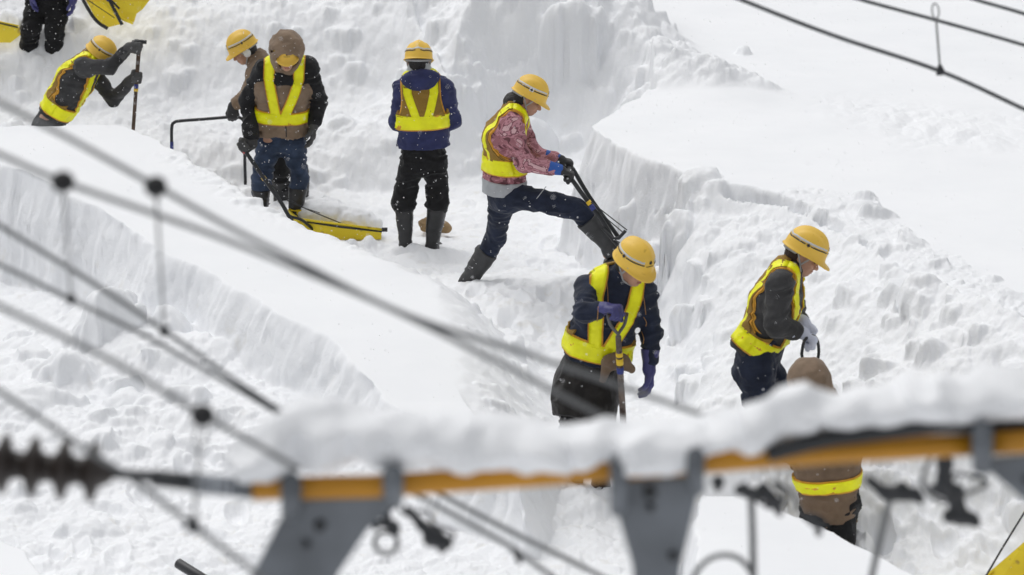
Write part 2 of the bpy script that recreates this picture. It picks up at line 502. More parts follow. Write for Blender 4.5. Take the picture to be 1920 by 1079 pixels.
def build_height():
    X, Y = GX, GY
    H = np.zeros(X.shape); ROUGH = np.ones(X.shape) * .55; TROD = np.zeros(X.shape)
    near = np.exp(-((Y - 22) / 14.) ** 4) * np.exp(-(X / 9.) ** 4)      # detail only where it can be seen
    # gentle trodden floor
    H += .05 * fbm(X * .9, Y * .9, 3, 3) * near + .035 * billow(X * 2.7, Y * 2.7, 4, 11) * near + .010 * billow(X * 11, Y * 9, 4, 21, .6) * near
    TROD = near.copy()
    # raised place where the striding worker stands
    pk = G(900, 520, .3); H += .2 * np.exp(-((X - pk[0] - .15) ** 2 / .7 + (Y - pk[1] - .3) ** 2 / .5))
    # rear slope rising on the left / centre
    xb = X
    yb = 24.9 + .35 * perlin(X * .5, Y * 0, 5) + .5 * sstep(-1.5, 0.5, X)
    ramp = np.clip((Y - yb) / 2.9, 0, 1.0)
    ramp = ramp + .10 * np.sin(np.clip(ramp, 0, 1) * 9.4)
    slope_h = 1.28 * np.clip(ramp, 0, 1.1)
    leftmask = 1 - sstep(-.6, .1, X)
    rear = slope_h * leftmask
    H = np.maximum(H, H + rear)
    rear_rub = sstep(-.3, .2, Y - yb) * leftmask
    # rubble fan below the big cut face (right)
    dB, arcB, ib = poly_dist(bankB, X, Y)
    fan = np.clip(1 - (-dB) / (1.75 + .5 * perlin(X * .8, Y * .8, 8)), 0, 1)
    start = G(1175, 400, .3)
    along = sstep(0, .5, X - start[0] + .15 * perlin(Y * 2, X * 2, 4))
    rightside = (Y < 23.4) & (X > .4)
    topf = .90 + .17 * sstep(1.9, 2.9, X)
    along = along * (1 - .9 * (1 - sstep(15.4, 16.9, Y)) * (1 - sstep(-.7, -.2, dB)))
    fanh = topf * fan ** .9 * along * rightside
    lip = np.clip(1 - dB / (.42 + .3 * perlin(X * 1.6, Y * 1.6, 18)), 0, 1) ** .7 * (dB >= 0) * rightside * sstep(1.7, 2.6, X)
    H = H + fanh * (dB < 0) + topf * lip
    fan_m = (fan > .02) * along * rightside
    # rear wall foot rubble
    foot = np.clip(1 - (-dB) / .7, 0, 1) * (Y > 25) * (X > -1) * (dB < 0)
    H = H + .22 * foot * (0.6 + .8 * perlin(X * 1.5, Y * 1.5, 2))
    # mounds at the foot of bank A, camera side
    dA, arcA, ia = poly_dist(bankA, X, Y)
    for (px, py, r, h) in [(200, 640, .55, .34), (300, 690, .5, .25), (430, 700, .4, .22), (90, 560, .35, .1), (120, 800, .8, .16), (330, 800, .5, .12), (30, 700, .6, .12), (540, 770, .5, .2), (650, 850, .6, .15),
                           (1090, 560, .3, .12), (980, 590, .35, .1), (1330, 640, .45, .1)]:
        c = G(px, py, .1)
        H = H + h * np.exp(-(((X - c[0]) ** 2 + (Y - c[1]) ** 2) / r ** 2) ** 1.0)
    c = G(640, 452, .05); H = H + .05 * np.exp(-(((X - c[0]) / .45) ** 2 + ((Y - c[1]) / .16) ** 2))
    for (px, py) in ((763, 470), (812, 464), (530, 428), (494, 424), (566, 392), (530, 395), (1076, 938), (1128, 928), (1482, 905), (1170, 476), (1572, 1120), (1536, 1120)):
        c = G(px, py, .05); wn = window(c, .5); rr = np.sqrt((X[wn] - c[0]) ** 2 + (Y[wn] - c[1]) ** 2) + .05 * perlin(X[wn] * 9, Y[wn] * 9, 3)
        H[wn] = H[wn] + .045 * np.exp(-((rr - .12) / .085) ** 2)
    for (px, py, r, h) in ((1402, 915, .36, .30), (1478, 925, .25, .12), (1350, 905, .3, .12)):
        c = G(px, py, .1); H = H + h * np.exp(-(((X - c[0]) ** 2 + (Y - c[1]) ** 2) / r ** 2))
    moundm = np.zeros(X.shape)
    for (px, py, r) in [(220, 650, .9), (60, 820, 1.1), (400, 720, .8), (330, 840, .7), (30, 640, .8), (620, 830, .8)]:
        c = G(px, py, .1); moundm = np.maximum(moundm, np.exp(-(((X - c[0]) ** 2 + (Y - c[1]) ** 2) / r ** 2) ** 2))
    pr = random.Random(3)
    for k in range(90):
        px, py = pr.uniform(600, 1300), pr.uniform(400, 700)
        if k > 60: px, py = pr.uniform(1620, 1900), pr.uniform(930, 1070)
        elif k > 45: px, py = pr.uniform(0, 500), pr.uniform(860, 1060)
        c = G(px, py, .05); an = pr.uniform(-.5, .5) + .4; wn = window(c, .32); Xw, Yw = X[wn], Y[wn]; u = (Xw - c[0]) * math.cos(an) + (Yw - c[1]) * math.sin(an); v = -(Xw - c[0]) * math.sin(an) + (Yw - c[1]) * math.cos(an)
        q = (np.abs(v) / .15) ** 3 + (np.abs(u) / .055) ** 3
        H[wn] = np.where((q < 6) & (dA[wn] < .0), H[wn] - .045 * np.exp(-q) + .016 * np.exp(-((q - 2.4) / 1.2) ** 2), H[wn])
    # low, packed areas: smoother floor
    rub = np.clip(np.maximum.reduce([rear_rub * 1.0, fan_m * 1.0, lip, moundm * .65, foot * .7]), 0, 1) * near
    H += rub * (.028 * billow(X * 1.2, Y * 1.2, 4, 31, .5) + .045 * fbm(X * 1.5, Y * 1.5, 5, 41, .45) + .013 * billow(X * 8, Y * 7, 4, 42, .6))
    # --- bank B / snowfield
    zB = 1.0 + .03 * perlin(X * .35, Y * .35, 6) * near + .004 * fbm(X * 2.5, Y * 2.5, 3, 61) * near + np.clip(Y - 60, 0, 1e9) * .012 * 0
    jit = .07 * noise1(arcB * 1.6, 1) + .006 * noise1(arcB * 9, 2) + .003 * noise1(arcB * 26, 3)
    rearwall = ((Y > 24.2) & (X < 1.2))
    faceW = np.where(rearwall, .95 + .5 * perlin(X * 1.7, Y * 1.7, 72), .20)
    jit = jit + np.where(rearwall, .22 * fbm(X * 1.3, Y * 1.3, 3, 70), .0)
    jit = jit + np.where(rearwall, .012, .03) * fbm(X * 6, Y * 6, 3, 71)
    mB = np.clip((dB - jit) / faceW + .5, 0, 1)
    mB = np.where(rearwall, mB * mB * (3 - 2 * mB), mB)
    H = H + (np.maximum(zB, H) - H) * mB
    # ridge of thrown-up rubble on the snowfield edge
    rb = PG([(700, 60), (842, 126), (1040, 98), (1180, 130), (1190, 182), (1230, 178), (1350, 182), (1400, 176), (1470, 180), (1400, 140), (1330, 112), (1260, 70), (1140, -10), (1120, -90), (300, -160), (300, -20)], 1.0)
    dR, _, _ = poly_dist(rb, X, Y)
    ridge = sstep(-.10, .25, dR + .12 * perlin(X * 3, Y * 3, 9))
    H += ridge * near * (.08 + .10 * billow(X * 1.4, Y * 1.4, 5, 33, .55) + .06 * fbm(X * 3, Y * 3, 5, 43, .55) + .02 * billow(X * 9, Y * 8, 4, 45, .6))
    for (px, py, r, h) in [(960, 60, .8, .22), (1040, 25, .7, .3), (1130, 45, .5, .28), (900, 15, .9, .25), (1215, 100, .28, .2), (1290, 130, .4, .10), (1370, 150, .4, .06)]:
        c = G(px, py, 1.15)
        H += h * np.exp(-(((X - c[0]) ** 2 + ((Y - c[1]) * .7) ** 2) / r ** 2))
    # old foot trail across the field
    tr = PG([(1480, 175), (1620, 175), (1960, 215), (1960, 290), (1700, 285), (1560, 235)], 1.0)
    dT, _, _ = poly_dist(tr, X, Y)
    trm = sstep(-.2, .6, dT) * near
    H += trm * (.03 * billow(X * 2.6, Y * 1.6, 4, 51, .55))
    # --- bank A
    zA = np.interp(Y.ravel(), [16.5, 17.2, 18.2, 20, 22, 24, 26], [.44, .47, .58, .68, .86, .93, .96]).reshape(Y.shape)
    zA = zA + .012 * perlin(X * .8, Y * .8, 12)
    farside = (ia <= 10)
    wA = np.where(farside, np.interp(Y.ravel(), [17, 19.8, 21, 22, 24], [.9, .9, .5, .3, .15]).reshape(Y.shape), .17)
    jA = np.where(farside, .05 * noise1(arcA * 3, 4) + .04 * fbm(X * 5, Y * 5, 3, 81),
                  .09 * noise1(arcA * 1.5, 5) + (.4 + .9 * np.abs(noise1(arcA * .9, 15)) * 2) * (.013 * noise1(arcA * 6.5, 6) + .010 * noise1(arcA * 15, 7) + .005 * noise1(arcA * 38, 8)) + .022 * fbm(X * 7, Y * 7, 4, 82))
    mA = np.clip((dA - jA) / wA + np.where(farside, .38, .5), 0, 1)
    mA = np.where(farside, mA * mA * (3 - 2 * mA), mA)
    H = H + (np.maximum(zA, 0) - H) * mA * (dA > -.6)
    farroll = np.exp(-((dA - .15) / .25) ** 2) * farside * (Y < 22.5)       # crumbs along the trench edge
    H += farroll * .03 * billow(X * 5, Y * 5, 4, 91)
    # --- near banks
    for pl, z, sd in ((bankC, .55, 14), (bankD, .35, 15)):
        dC, arcC, ic = poly_dist(pl, X, Y)
        mC = np.clip((dC - .03 * noise1(arcC * 5, sd) - .008 * fbm(X * 9, Y * 9, 3, sd)) / .09 + .5, 0, 1)
        H = H + (z + .01 * perlin(X, Y, sd) - H) * mC
        ROUGH = ROUGH * (1 - mC); TROD = TROD * (1 - mC); rub = rub * (1 - mC)
    # chunks of snow
    top_smooth = np.maximum(mA * (1 - farroll), mB * (1 - np.maximum.reduce([ridge, trm * .6, np.clip(lip * 4, 0, 1)])))
    rubm = np.maximum.reduce([rub * (1 - mA) * (1 - mB), ridge * near, (lip > .12) * near * 1.])
    rubm = np.maximum(rubm, farroll * .55 * near)
    rubm = np.where((mA > .02) & (mA < .98) & ~farside, 0, rubm)
    ROUGH = np.clip(np.maximum(ROUGH * (1 - top_smooth), rubm * .9), 0, 1)
    face = np.maximum(4 * mA * (1 - mA) * ~farside, 4 * mB * (1 - mB)) * near
    ROUGH = np.clip(np.maximum(ROUGH, face * .9), 0, 1)
    TROD = TROD * (1 - np.maximum(mA, mB)) * (1 - np.clip(rubm * 1.5, 0, 1))
    base = H.copy()
    dens_r = random.Random(5)
    def chunk(cx, cy, r, hh, rotated=None, zoff=0., pw=None):
        r0 = np.searchsorted(YS, cy - r * 1.5); r1 = np.searchsorted(YS, cy + r * 1.5)
        if r1 - r0 < 2: return
        w = WID[(r0 + r1) // 2]
        c0 = np.searchsorted(US, (cx - r * 1.6) / w); c1 = np.searchsorted(US, (cx + r * 1.6) / w)
        if c1 - c0 < 2: return
        x = X[r0:r1, c0:c1] - cx; y = Y[r0:r1, c0:c1] - cy
        a = dens_r.uniform(0, 3.14); ca, sa = math.cos(a), math.sin(a)
        asp = dens_r.uniform(.62, 1.)
        u = (x * ca + y * sa) / r; v = (-x * sa + y * ca) / (r * asp)
        p = pw or dens_r.choice([2, 2.2, 2.6, 3.2])
        nz = perlin(x / r * 1.7, y / r * 1.7, dens_r.randint(0, 999)) * .45 + perlin(x / r * 4, y / r * 4, dens_r.randint(0, 999)) * .22
        d = (np.abs(u) ** p + np.abs(v) ** p) ** (1 / p) + nz
        prof = np.clip(1 - d * d, 0, 1) ** .72 if (p < 2.5 or pw is None and r < .05) else sstep(0, .42, 1 - d)
        zc = base[(r0 + r1) // 2, (c0 + c1) // 2]
        tx, ty = dens_r.uniform(-.35, .35), dens_r.uniform(-.45, .25)
        hc = zc + zoff - .25 * hh + hh * prof * 1.25 + (tx * x + ty * y) * prof
        sl = H[r0:r1, c0:c1]
        H[r0:r1, c0:c1] = np.where(prof > 0, np.maximum(sl, hc), sl)
    ny, nx = X.shape
    clump = fbm(X * 1.3, Y * 1.3, 3, 123)
    n_try = 30000; placed = 0
    i0 = np.searchsorted(YS, 14.2); i1 = np.searchsorted(YS, 32)
    j0 = np.searchsorted(US, -1.1); j1 = np.searchsorted(US, 1.1)
    for _ in range(n_try):
        i = dens_r.randint(i0, i1 - 1); j = dens_r.randint(j0, j1 - 1)
        mval = rubm[i, j]
        big = dens_r.random()
        if mval < .05:
            if mA[i, j] > .01 or mB[i, j] > .01 or top_smooth[i, j] > .05 or ROUGH[i, j] < .3: continue
            if dens_r.random() > .16: continue
            r = .012 + .035 * dens_r.random() ** 3
        else:
            if dens_r.random() > mval * (.12 + .9 * max(0, min(1, .5 + 1.6 * float(clump[i, j])))): continue
            r = .012 + .13 * big ** 9 + .024 * dens_r.random()
        chunk(X[i, j], Y[i, j], r, r * dens_r.uniform(.14, .42)); placed += 1
    # named big lumps
    for (px, py, z, r, hh, pw) in [(600, 456, .05, .10, .07, 2), (655, 457, .05, .08, .06, 2), (695, 455, .05, .10, .08, 2), (1214, 408, .7, .20, .22, 2), (1288, 424, .7, .20, .22, 2), (1245, 462, .5, .22, .16, 2), (1340, 440, .6, .18, .15, 2), (1310, 480, .4, .2, .12, 2), (1190, 440, .4, .16, .13, 2), (1500, 462, .7, .14, .16, 2),
                                   (1545, 485, .7, .10, .12, 2), (1600, 520, .7, .13, .16, 2), (1725, 620, .7, .15, .16, 2), (1650, 600, .5, .12, .12, 2), (1000, 50, 1.3, .35, .30, 2.0), (1075, 20, 1.35, .3, .26, 2), (1395, 90, 1.05, .1, .1, 2),
                                   (930, 60, 1.3, .3, .22, 2), (1216, 122, 1.1, .20, .24, 2), (208, 632, .25, .26, .34, 2.4), (320, 655, .15, .2, .2, 2), (140, 700, .15, .28, .18, 2), (60, 770, .1, .3, .16, 2), (250, 770, .1, .26, .12, 2), (335, 785, .05, .3, .14, 2), (170, 985, .03, .2, .09, 2.2)]:
        c = G(px, py, z)
        chunk(c[0], c[1], r, hh * .8, pw=pw)
    # soften once
    def blur(A):
        B = A.copy()
        B[1:-1] = .25 * A[:-2] + .5 * A[1:-1] + .25 * A[2:]
        C = B.copy()
        C[:, 1:-1] = .25 * B[:, :-2] + .5 * B[:, 1:-1] + .25 * B[:, 2:]
        return C
    H = blur(H)
    H += ROUGH * near * (.007 * billow(X * 17, Y * 14, 3, 78, .6) + .004 * fbm(X * 38, Y * 30, 3, 77, .6))
    return H, ROUGH, TROD

import time as _t
_t0 = _t.time()
GH, ROUGH, TROD = build_height()

def ground_z(x, y):
    i = int(np.clip(np.searchsorted(YS, y), 1, len(YS) - 1)); w = WID[i]
    j = int(np.clip(np.searchsorted(US, x / w), 1, len(US) - 1))
    return float(GH[i, j])

def build_ground():
    ny, nx = GX.shape
    X2, Y2 = GX.copy(), GY.copy()
    gy = np.gradient(GH, axis=0) / np.gradient(GY, axis=0); gx = np.gradient(GH, axis=1) / np.gradient(GX, axis=1)
    sl = np.sqrt(gx ** 2 + gy ** 2)
    for _ in range(2):
        sl[1:-1] = (sl[:-2] + sl[1:-1] + sl[2:]) / 3; sl[:, 1:-1] = (sl[:, :-2] + sl[:, 1:-1] + sl[:, 2:]) / 3
    st = np.clip((sl - .9) / 1.6, 0, 1) * (GY > 13) * (GY < 36) * (np.abs(GX) < 9)
    st = st + .35 * np.clip(ROUGH - .5, 0, 1) * (GY > 13.8) * (GY < 33)
    st = st * np.where((GY > 23.5) & (GX < 2.2), .4, 1)
    I = st > .01
    x, y, z = GX[I], GY[I], GH[I]
    def n3(f, fz, o): return noise3(x * f + o, y * f + o * 2, z * fz)
    dx = .030 * n3(3.2, 4.0, 1) + .015 * n3(8, 10, 5) + .008 * n3(19, 24, 9)
    dy = .030 * n3(3.2, 4.0, 11) + .015 * n3(8, 10, 15) + .008 * n3(19, 24, 19)
    X2[I] += dx * st[I]; Y2[I] += dy * st[I]
    V = np.stack([X2, Y2, GH], -1).reshape(-1, 3)
    idx = np.arange(ny * nx).reshape(ny, nx)
    F = np.stack([idx[:-1, :-1], idx[:-1, 1:], idx[1:, 1:], idx[1:, :-1]], -1).reshape(-1, 4)
    me = bpy.data.meshes.new('snow_ground')
    me.vertices.add(len(V)); me.vertices.foreach_set('co', V.astype(np.float32).ravel())
    me.loops.add(len(F) * 4); me.loops.foreach_set('vertex_index', F.astype(np.int32).ravel())
    me.polygons.add(len(F)); me.polygons.foreach_set('loop_start', np.arange(0, len(F) * 4, 4, dtype=np.int32))
    me.polygons.foreach_set('loop_total', np.full(len(F), 4, dtype=np.int32))
    me.polygons.foreach_set('use_smooth', np.ones(len(F), dtype=bool))
    for nm, A in (('rough', ROUGH), ('trodden', TROD)):
        a = me.attributes.new(nm, 'FLOAT', 'POINT'); a.data.foreach_set('value', A.astype(np.float32).ravel())
    me.materials.append(M['snow'])
    me.update(calc_edges=True)
    o = bpy.data.objects.new('ground', me); COL.objects.link(o)
    tag(o, 'deep white snow ground with dug trenches, cut faces and heaped rubble', kind='structure')
build_ground()
print('terrain', _t.time() - _t0, GX.shape)
# ------------------------------------------------------------------ materials for people and tools
M['skin'] = mat_plain('skin', (.48, .27, .185), rough=.55, var=.12, vscale=14)
M['lips'] = mat_plain('lips', (.33, .12, .10), rough=.5, var=.1)
M['eye'] = mat_plain('eye_dark', (.03, .02, .018), rough=.3, var=.1)
M['hair'] = mat_plain('black_hair', (.012, .011, .011), rough=.5, var=.4, vscale=60, bump=.6, bscale=120)
M['brown_cap'] = mat_cloth('brown_knit', (.045, .028, .022))
M['helmet'] = mat_plain('yellow_helmet_shell', (.86, .55, .085), rough=.45, var=.06, vscale=5, spec=.35, dirt=(.70, .42, .06), dscale=30, dthr=.66)
M['tape_white'] = mat_plain('silver_tape', (.62, .62, .60), rough=.45, var=.1)
M['tape_black'] = mat_plain('navy_tape', (.018, .02, .032), rough=.6, var=.1)
M['white'] = mat_plain('white_print', (.78, .78, .78), rough=.6, var=.05)
M['strap'] = mat_plain('grey_webbing', (.36, .37, .38), rough=.8, var=.15, vscale=40)
M['black_cloth'] = mat_cloth('black_cloth', (.016, .016, .018), .35)
M['black_trouser'] = mat_cloth('black_trouser', (.011, .011, .012), .4, bump=.8, bscale=16)
M['charcoal'] = mat_cloth('charcoal_cloth', (.05, .05, .052), .35, bump=.7, bscale=18)
M['navy'] = mat_cloth('navy_jacket', (.028, .034, .105), .25, rough=.7, bump=.6, bscale=18)
M['dark_navy'] = mat_cloth('dark_navy_cloth', (.018, .024, .045), .35, bump=.7, bscale=16)
M['tan'] = mat_cloth('tan_cloth', (.23, .165, .115), .18, bump=.5, bscale=20)
M['brown_coat'] = mat_cloth('brown_coat', (.175, .12, .08), .2, bump=.6, bscale=16)
M['grey_hem'] = mat_cloth('grey_knit', (.38, .39, .41), .1)
M['jeans'] = mat_cloth('blue_denim', (.034, .050, .088), .45, bump=.8, bscale=16)
M['boot'] = mat_plain('black_rubber', (.016, .016, .017), rough=.42, var=.3, vscale=12, bump=.25, bscale=14, spec=.5)
M['boot_grey'] = mat_plain('dark_grey_rubber', (.04, .04, .042), rough=.55, var=.25, vscale=14, bump=.25, bscale=20)
M['glove_black'] = mat_plain('black_rubber_glove', (.024, .024, .026), rough=.6, var=.3, bump=.4, bscale=40)
M['glove_grey'] = mat_plain('grey_leather_glove', (.065, .065, .066), rough=.75, var=.3, bump=.6, bscale=30)
M['glove_blue'] = mat_plain('indigo_rubber_glove', (.055, .055, .19), rough=.5, var=.2, bump=.3, bscale=40)
M['cuff_blue'] = mat_plain('bright_blue_cuff', (.03, .11, .42), rough=.7, var=.15, bump=.3, bscale=60)
M['glove_white'] = mat_plain('white_cotton_glove', (.60, .63, .74), rough=.9, var=.08, bump=.4, bscale=60)
M['hi_vis'] = mat_plain('lime_reflective_tape', (.95, .93, .0), rough=.5, var=.10, vscale=14, bump=.5, bscale=20)
M['vest_orange'] = mat_plain('orange_piping', (.72, .36, .04), rough=.75, var=.12, vscale=30)
M['cord_orange'] = mat_plain('orange_stitching', (.36, .19, .07), rough=.8, var=.1)
M['clear_grey'] = mat_plain('grey_translucent_hood', (.44, .46, .48), rough=.35, var=.25, vscale=14, bump=.6, bscale=20)

def mat_mesh_fabric():
    m, nt, b = new_mat('brown_mesh_fabric'); N, L = nt.nodes, nt.links
    tc = N.new('ShaderNodeTexCoord'); ck = N.new('ShaderNodeTexChecker'); ck.inputs['Scale'].default_value = 260
    L.new(tc.outputs['Object'], ck.inputs['Vector'])
    nz = N.new('ShaderNodeTexNoise'); nz.inputs['Scale'].default_value = 9
    L.new(tc.outputs['Object'], nz.inputs['Vector'])
    ck.inputs['Color1'].default_value = (.42, .25, .03, 1); ck.inputs['Color2'].default_value = (.19, .105, .015, 1)
    mx = N.new('ShaderNodeMix'); mx.data_type = 'RGBA'; L.new(nz.outputs['Fac'], mx.inputs['Factor'])
    L.new(ck.outputs['Color'], mx.inputs['A']); mx.inputs['B'].default_value = (.24, .14, .03, 1)
    L.new(mx.outputs['Result'], b.inputs['Base Color']); b.inputs['Roughness'].default_value = .85
    return m
M['vest_mesh'] = mat_mesh_fabric()

def mat_camo():
    m, nt, b = new_mat('pink_camouflage_cloth'); N, L = nt.nodes, nt.links
    tc = N.new('ShaderNodeTexCoord'); mp = N.new('ShaderNodeMapping'); mp.inputs['Scale'].default_value = (9, 9, 16)
    mp.inputs['Rotation'].default_value = (.2, .5, 0)
    L.new(tc.outputs['Object'], mp.inputs['Vector'])
    nz = N.new('ShaderNodeTexNoise'); nz.inputs['Scale'].default_value = .75; nz.inputs['Detail'].default_value = 3; nz.inputs['Roughness'].default_value = .55
    nz.inputs['Distortion'].default_value = 1.3
    L.new(mp.outputs['Vector'], nz.inputs['Vector'])
    cr = N.new('ShaderNodeValToRGB'); cr.color_ramp.interpolation = 'CONSTANT'
    e = cr.color_ramp.elements
    e[0].position = 0; e[0].color = (.13, .045, .055, 1)
    e[1].position = .40; e[1].color = (.34, .14, .165, 1)
    for p, c in ((.50, (.52, .25, .29, 1)), (.57, (.22, .08, .10, 1)), (.62, (.66, .42, .44, 1))):
        x = e.new(p); x.color = c
    L.new(nz.outputs['Fac'], cr.inputs['Fac']); L.new(cr.outputs['Color'], b.inputs['Base Color'])
    b.inputs['Roughness'].default_value = .85
    return m
M['camo'] = mat_camo()

Z = np.array([0, 0, 1.0])

def frame(fwd, up):
    "rows: side (person's left->right hand rule), forward, up"
    f = unit(fwd); u = unit(np.asarray(up) - f * np.dot(up, f)); s = np.cross(f, u)
    return np.array([s, f, u])          # side = person's right

# ------------------------------------------------------------------ hands
def finger_chain(sd_list, base, d, n, lens, radii, curl):
    "finger bending towards palm normal n"
    p = np.asarray(base, float); ang = 0
    for L, r, c in zip(lens, radii, curl):
        ang += c
        q = p + L * (math.cos(ang) * d + math.sin(ang) * n)
        sd_list.append((p, q, r)); p = q

def hand_segments(wrist, d, n, right, curl=(.5, .6, .4), s=1.0, thumb=.7):
    "capsule list for a hand. d: wrist->knuckles, n: out of the palm"
    d = unit(d); n = unit(np.asarray(n) - d * np.dot(n, d)); side = np.cross(d, n) * (1 if right else -1)   # towards thumb
    out = []
    kn = wrist + d * .088 * s
    for i, (o, ln) in enumerate(((.032, .92), (.011, 1.0), (-.011, .95), (-.031, .78))):
        b = kn + side * o * s - d * (.0, -.004, .0, .008)[i] * s
        out.append((wrist + side * o * .55 * s + d * .012 * s, b, .0155 * s))
        finger_chain(out, b, unit(d + side * o * 1.5), n, [.043 * ln * s, .027 * ln * s, .021 * ln * s], [.0108 * s, .0098 * s, .0088 * s],
                     [curl[0] * (1 + .05 * i), curl[1], curl[2]])
    tb = wrist + d * .03 * s + side * .028 * s + n * .008 * s
    td = unit(d * .6 + side * (.75 - .35 * thumb) + n * .5 * thumb)
    t1 = tb + td * .042 * s
    t2 = t1 + unit(td + n * .45 * thumb - side * .35 * thumb) * .030 * s
    t3 = t2 + unit(d * .6 + n * .6 * thumb - side * .5 * thumb) * .024 * s
    out += [(tb, t1, .0145 * s), (t1, t2, .012 * s), (t2, t3, .0108 * s)]
    return out

def grip(Gp, axis, elbow, right, s=1.0, flip=1):
    "hand closed round a bar through Gp along axis; returns wrist, d, n"
    A = unit(axis); d = np.asarray(Gp) - np.asarray(elbow); d = unit(d - A * np.dot(d, A))
    n = np.cross(A, d) * flip
    # side (towards thumb) should be +-A ; fine either way
    w = np.asarray(Gp) - d * .088 * s - n * .028 * s
    return w, d, n

# ------------------------------------------------------------------ helmet
def make_helmet(parent, base, hc, hf, hu, s=1.0, mat='helmet', badge='cross', band=True, front=True, peak=1.0, tilt=0., emb=1.16):
    f, u = np.asarray(hf), np.asarray(hu)
    if tilt:
        f2 = f * math.cos(tilt) - u * math.sin(tilt); u = u * math.cos(tilt) + f * math.sin(tilt); f = f2
    fr = frame(f, u); S_, F_, U_ = fr
    c = np.asarray(hc) + U_ * .035 * s
    A, B, C_ = .118 * s, .140 * s, .135 * s
    nt_, nr = 64, 14
    def crown(th, a, off=0.):
        ca, sa = math.cos(a), math.sin(a)
        x = math.cos(th); y = math.sin(th)      # x side, y forward
        rr = sa ** .86
        z = ca
        px, py, pz = (A + off) * rr * x, (B + off) * rr * y, (C_ + off) * z ** 1.0 - .0
        # ridges over the top
        rid = .007 * s * (math.exp(-(px / (.020 * s)) ** 2) - .8 * math.exp(-((abs(px) - .05 * s) / (.014 * s)) ** 2)) * min(1, z * 2.2)
        return px * (1 + .0), py, pz + rid
    V = []; F = []
    for i in range(nr + 1):
        a = math.pi / 2 * i / nr + 1e-3
        a = min(a, math.pi / 2)
        for k in range(nt_):
            V.append(crown(2 * math.pi * k / nt_, a))
    def brim(ext, dn):
        for k in range(nt_):
            th = 2 * math.pi * k / nt_
            fr_ = max(0, math.sin(th)) ** 3
            e = ext * (1 + 3.4 * peak * fr_); dz = dn * (1 + .9 * fr_)
            nx, ny = math.cos(th) / A, math.sin(th) / B; l = math.hypot(nx, ny); nx, ny = nx / l, ny / l
            V.append((A * math.cos(th) + nx * e, B * math.sin(th) + ny * e, -dz))
    brim(.001 * s, .012 * s); brim(.005 * s, .022 * s); brim(.012 * s, .027 * s); brim(.0125 * s, .031 * s); brim(.004 * s, .029 * s); brim(-.006 * s, .014 * s)
    rows = nr + 1 + 6
    for i in range(5):      # inner shell
        a = math.pi / 2 * (1 - (i + .2) / 5)
        for k in range(nt_):
            x, y, z = crown(2 * math.pi * k / nt_, a, -.008 * s); V.append((x, y, z))
    rows += 5
    for i in range(rows - 1):
        for k in range(nt_):
            F.append((i * nt_ + k, i * nt_ + (k + 1) % nt_, (i + 1) * nt_ + (k + 1) % nt_, (i + 1) * nt_ + k))
    F.append(tuple(range((rows - 1) * nt_, rows * nt_)))
    def W(p): return c + S_ * p[0] + F_ * p[1] + U_ * p[2]
    h = mesh_obj('helmet', [W(p) for p in V], F, M[mat], parent, base)
    def ringstrip(a0, a1, th0, th1, off, n=60):
        VV = []; FF = []
        for k in range(n + 1):
            th = th0 + (th1 - th0) * k / n
            for (a, o) in ((a0, off), (a1, off), (a1, -.001), (a0, -.001)):
                VV.append(W(crown(th, a, o)))
        for k in range(n):
            for q in range(4):
                FF.append((4 * k + q, 4 * k + (q + 1) % 4, 4 * (k + 1) + (q + 1) % 4, 4 * (k + 1) + q))
        return VV, FF
    if band:
        m = MB(); m.add(*ringstrip(1.08, 1.18, .62 * math.pi, 2.38 * math.pi, .0022))
        m.build('reflective_band', M['tape_white'], h, base)
        m = MB()
        for t0 in ((.62, .955), (1.05, 1.44), (1.56, 1.95), (2.045, 2.38)):
            m.add(*ringstrip(1.23, 1.285, t0[0] * math.pi, t0[1] * math.pi, .0022, 24))
        m.build('navy_stripe', M['tape_black'], h, base)
    if badge:
        for sgn, th in ((1, 2.0 * math.pi), (-1, math.pi)):
            if badge == 'plate':
                m = MB(); m.add(*ringstrip(1.14, 1.36, th - .125, th + .125, .0034, 6)); m.build('white_badge', M['white'], h, base)
            m = MB(); m.add(*ringstrip(1.225, 1.29, th - .085, th + .085, .0046, 4)); m.add(*ringstrip(1.175, 1.34, th - .03, th + .03, .0052, 3))
            m.build('cross_mark', M['tape_black'], h, base)
    if front:
        m = MB()
        VV = []; th0, a0 = math.pi / 2, emb
        ringv = [W(crown(th0 + .10 * math.cos(t), a0 + .085 * math.sin(t), .0025)) for t in np.linspace(0, 2 * math.pi, 14, endpoint=False)]
        ringb = [W(crown(th0 + .10 * math.cos(t), a0 + .085 * math.sin(t), -.001)) for t in np.linspace(0, 2 * math.pi, 14, endpoint=False)]
        m.add(ringv + ringb, [tuple(range(14))] + [(i, (i + 1) % 14, 14 + (i + 1) % 14, 14 + i) for i in range(14)])
        for k in range(-3, 4):
            m.add(*ringstrip(emb + .15, emb + .185, th0 + k * .075 - .024, th0 + k * .075 + .022, .0025, 2))
        m.build('front_emblem', M['tape_black'], h, base)
    return h

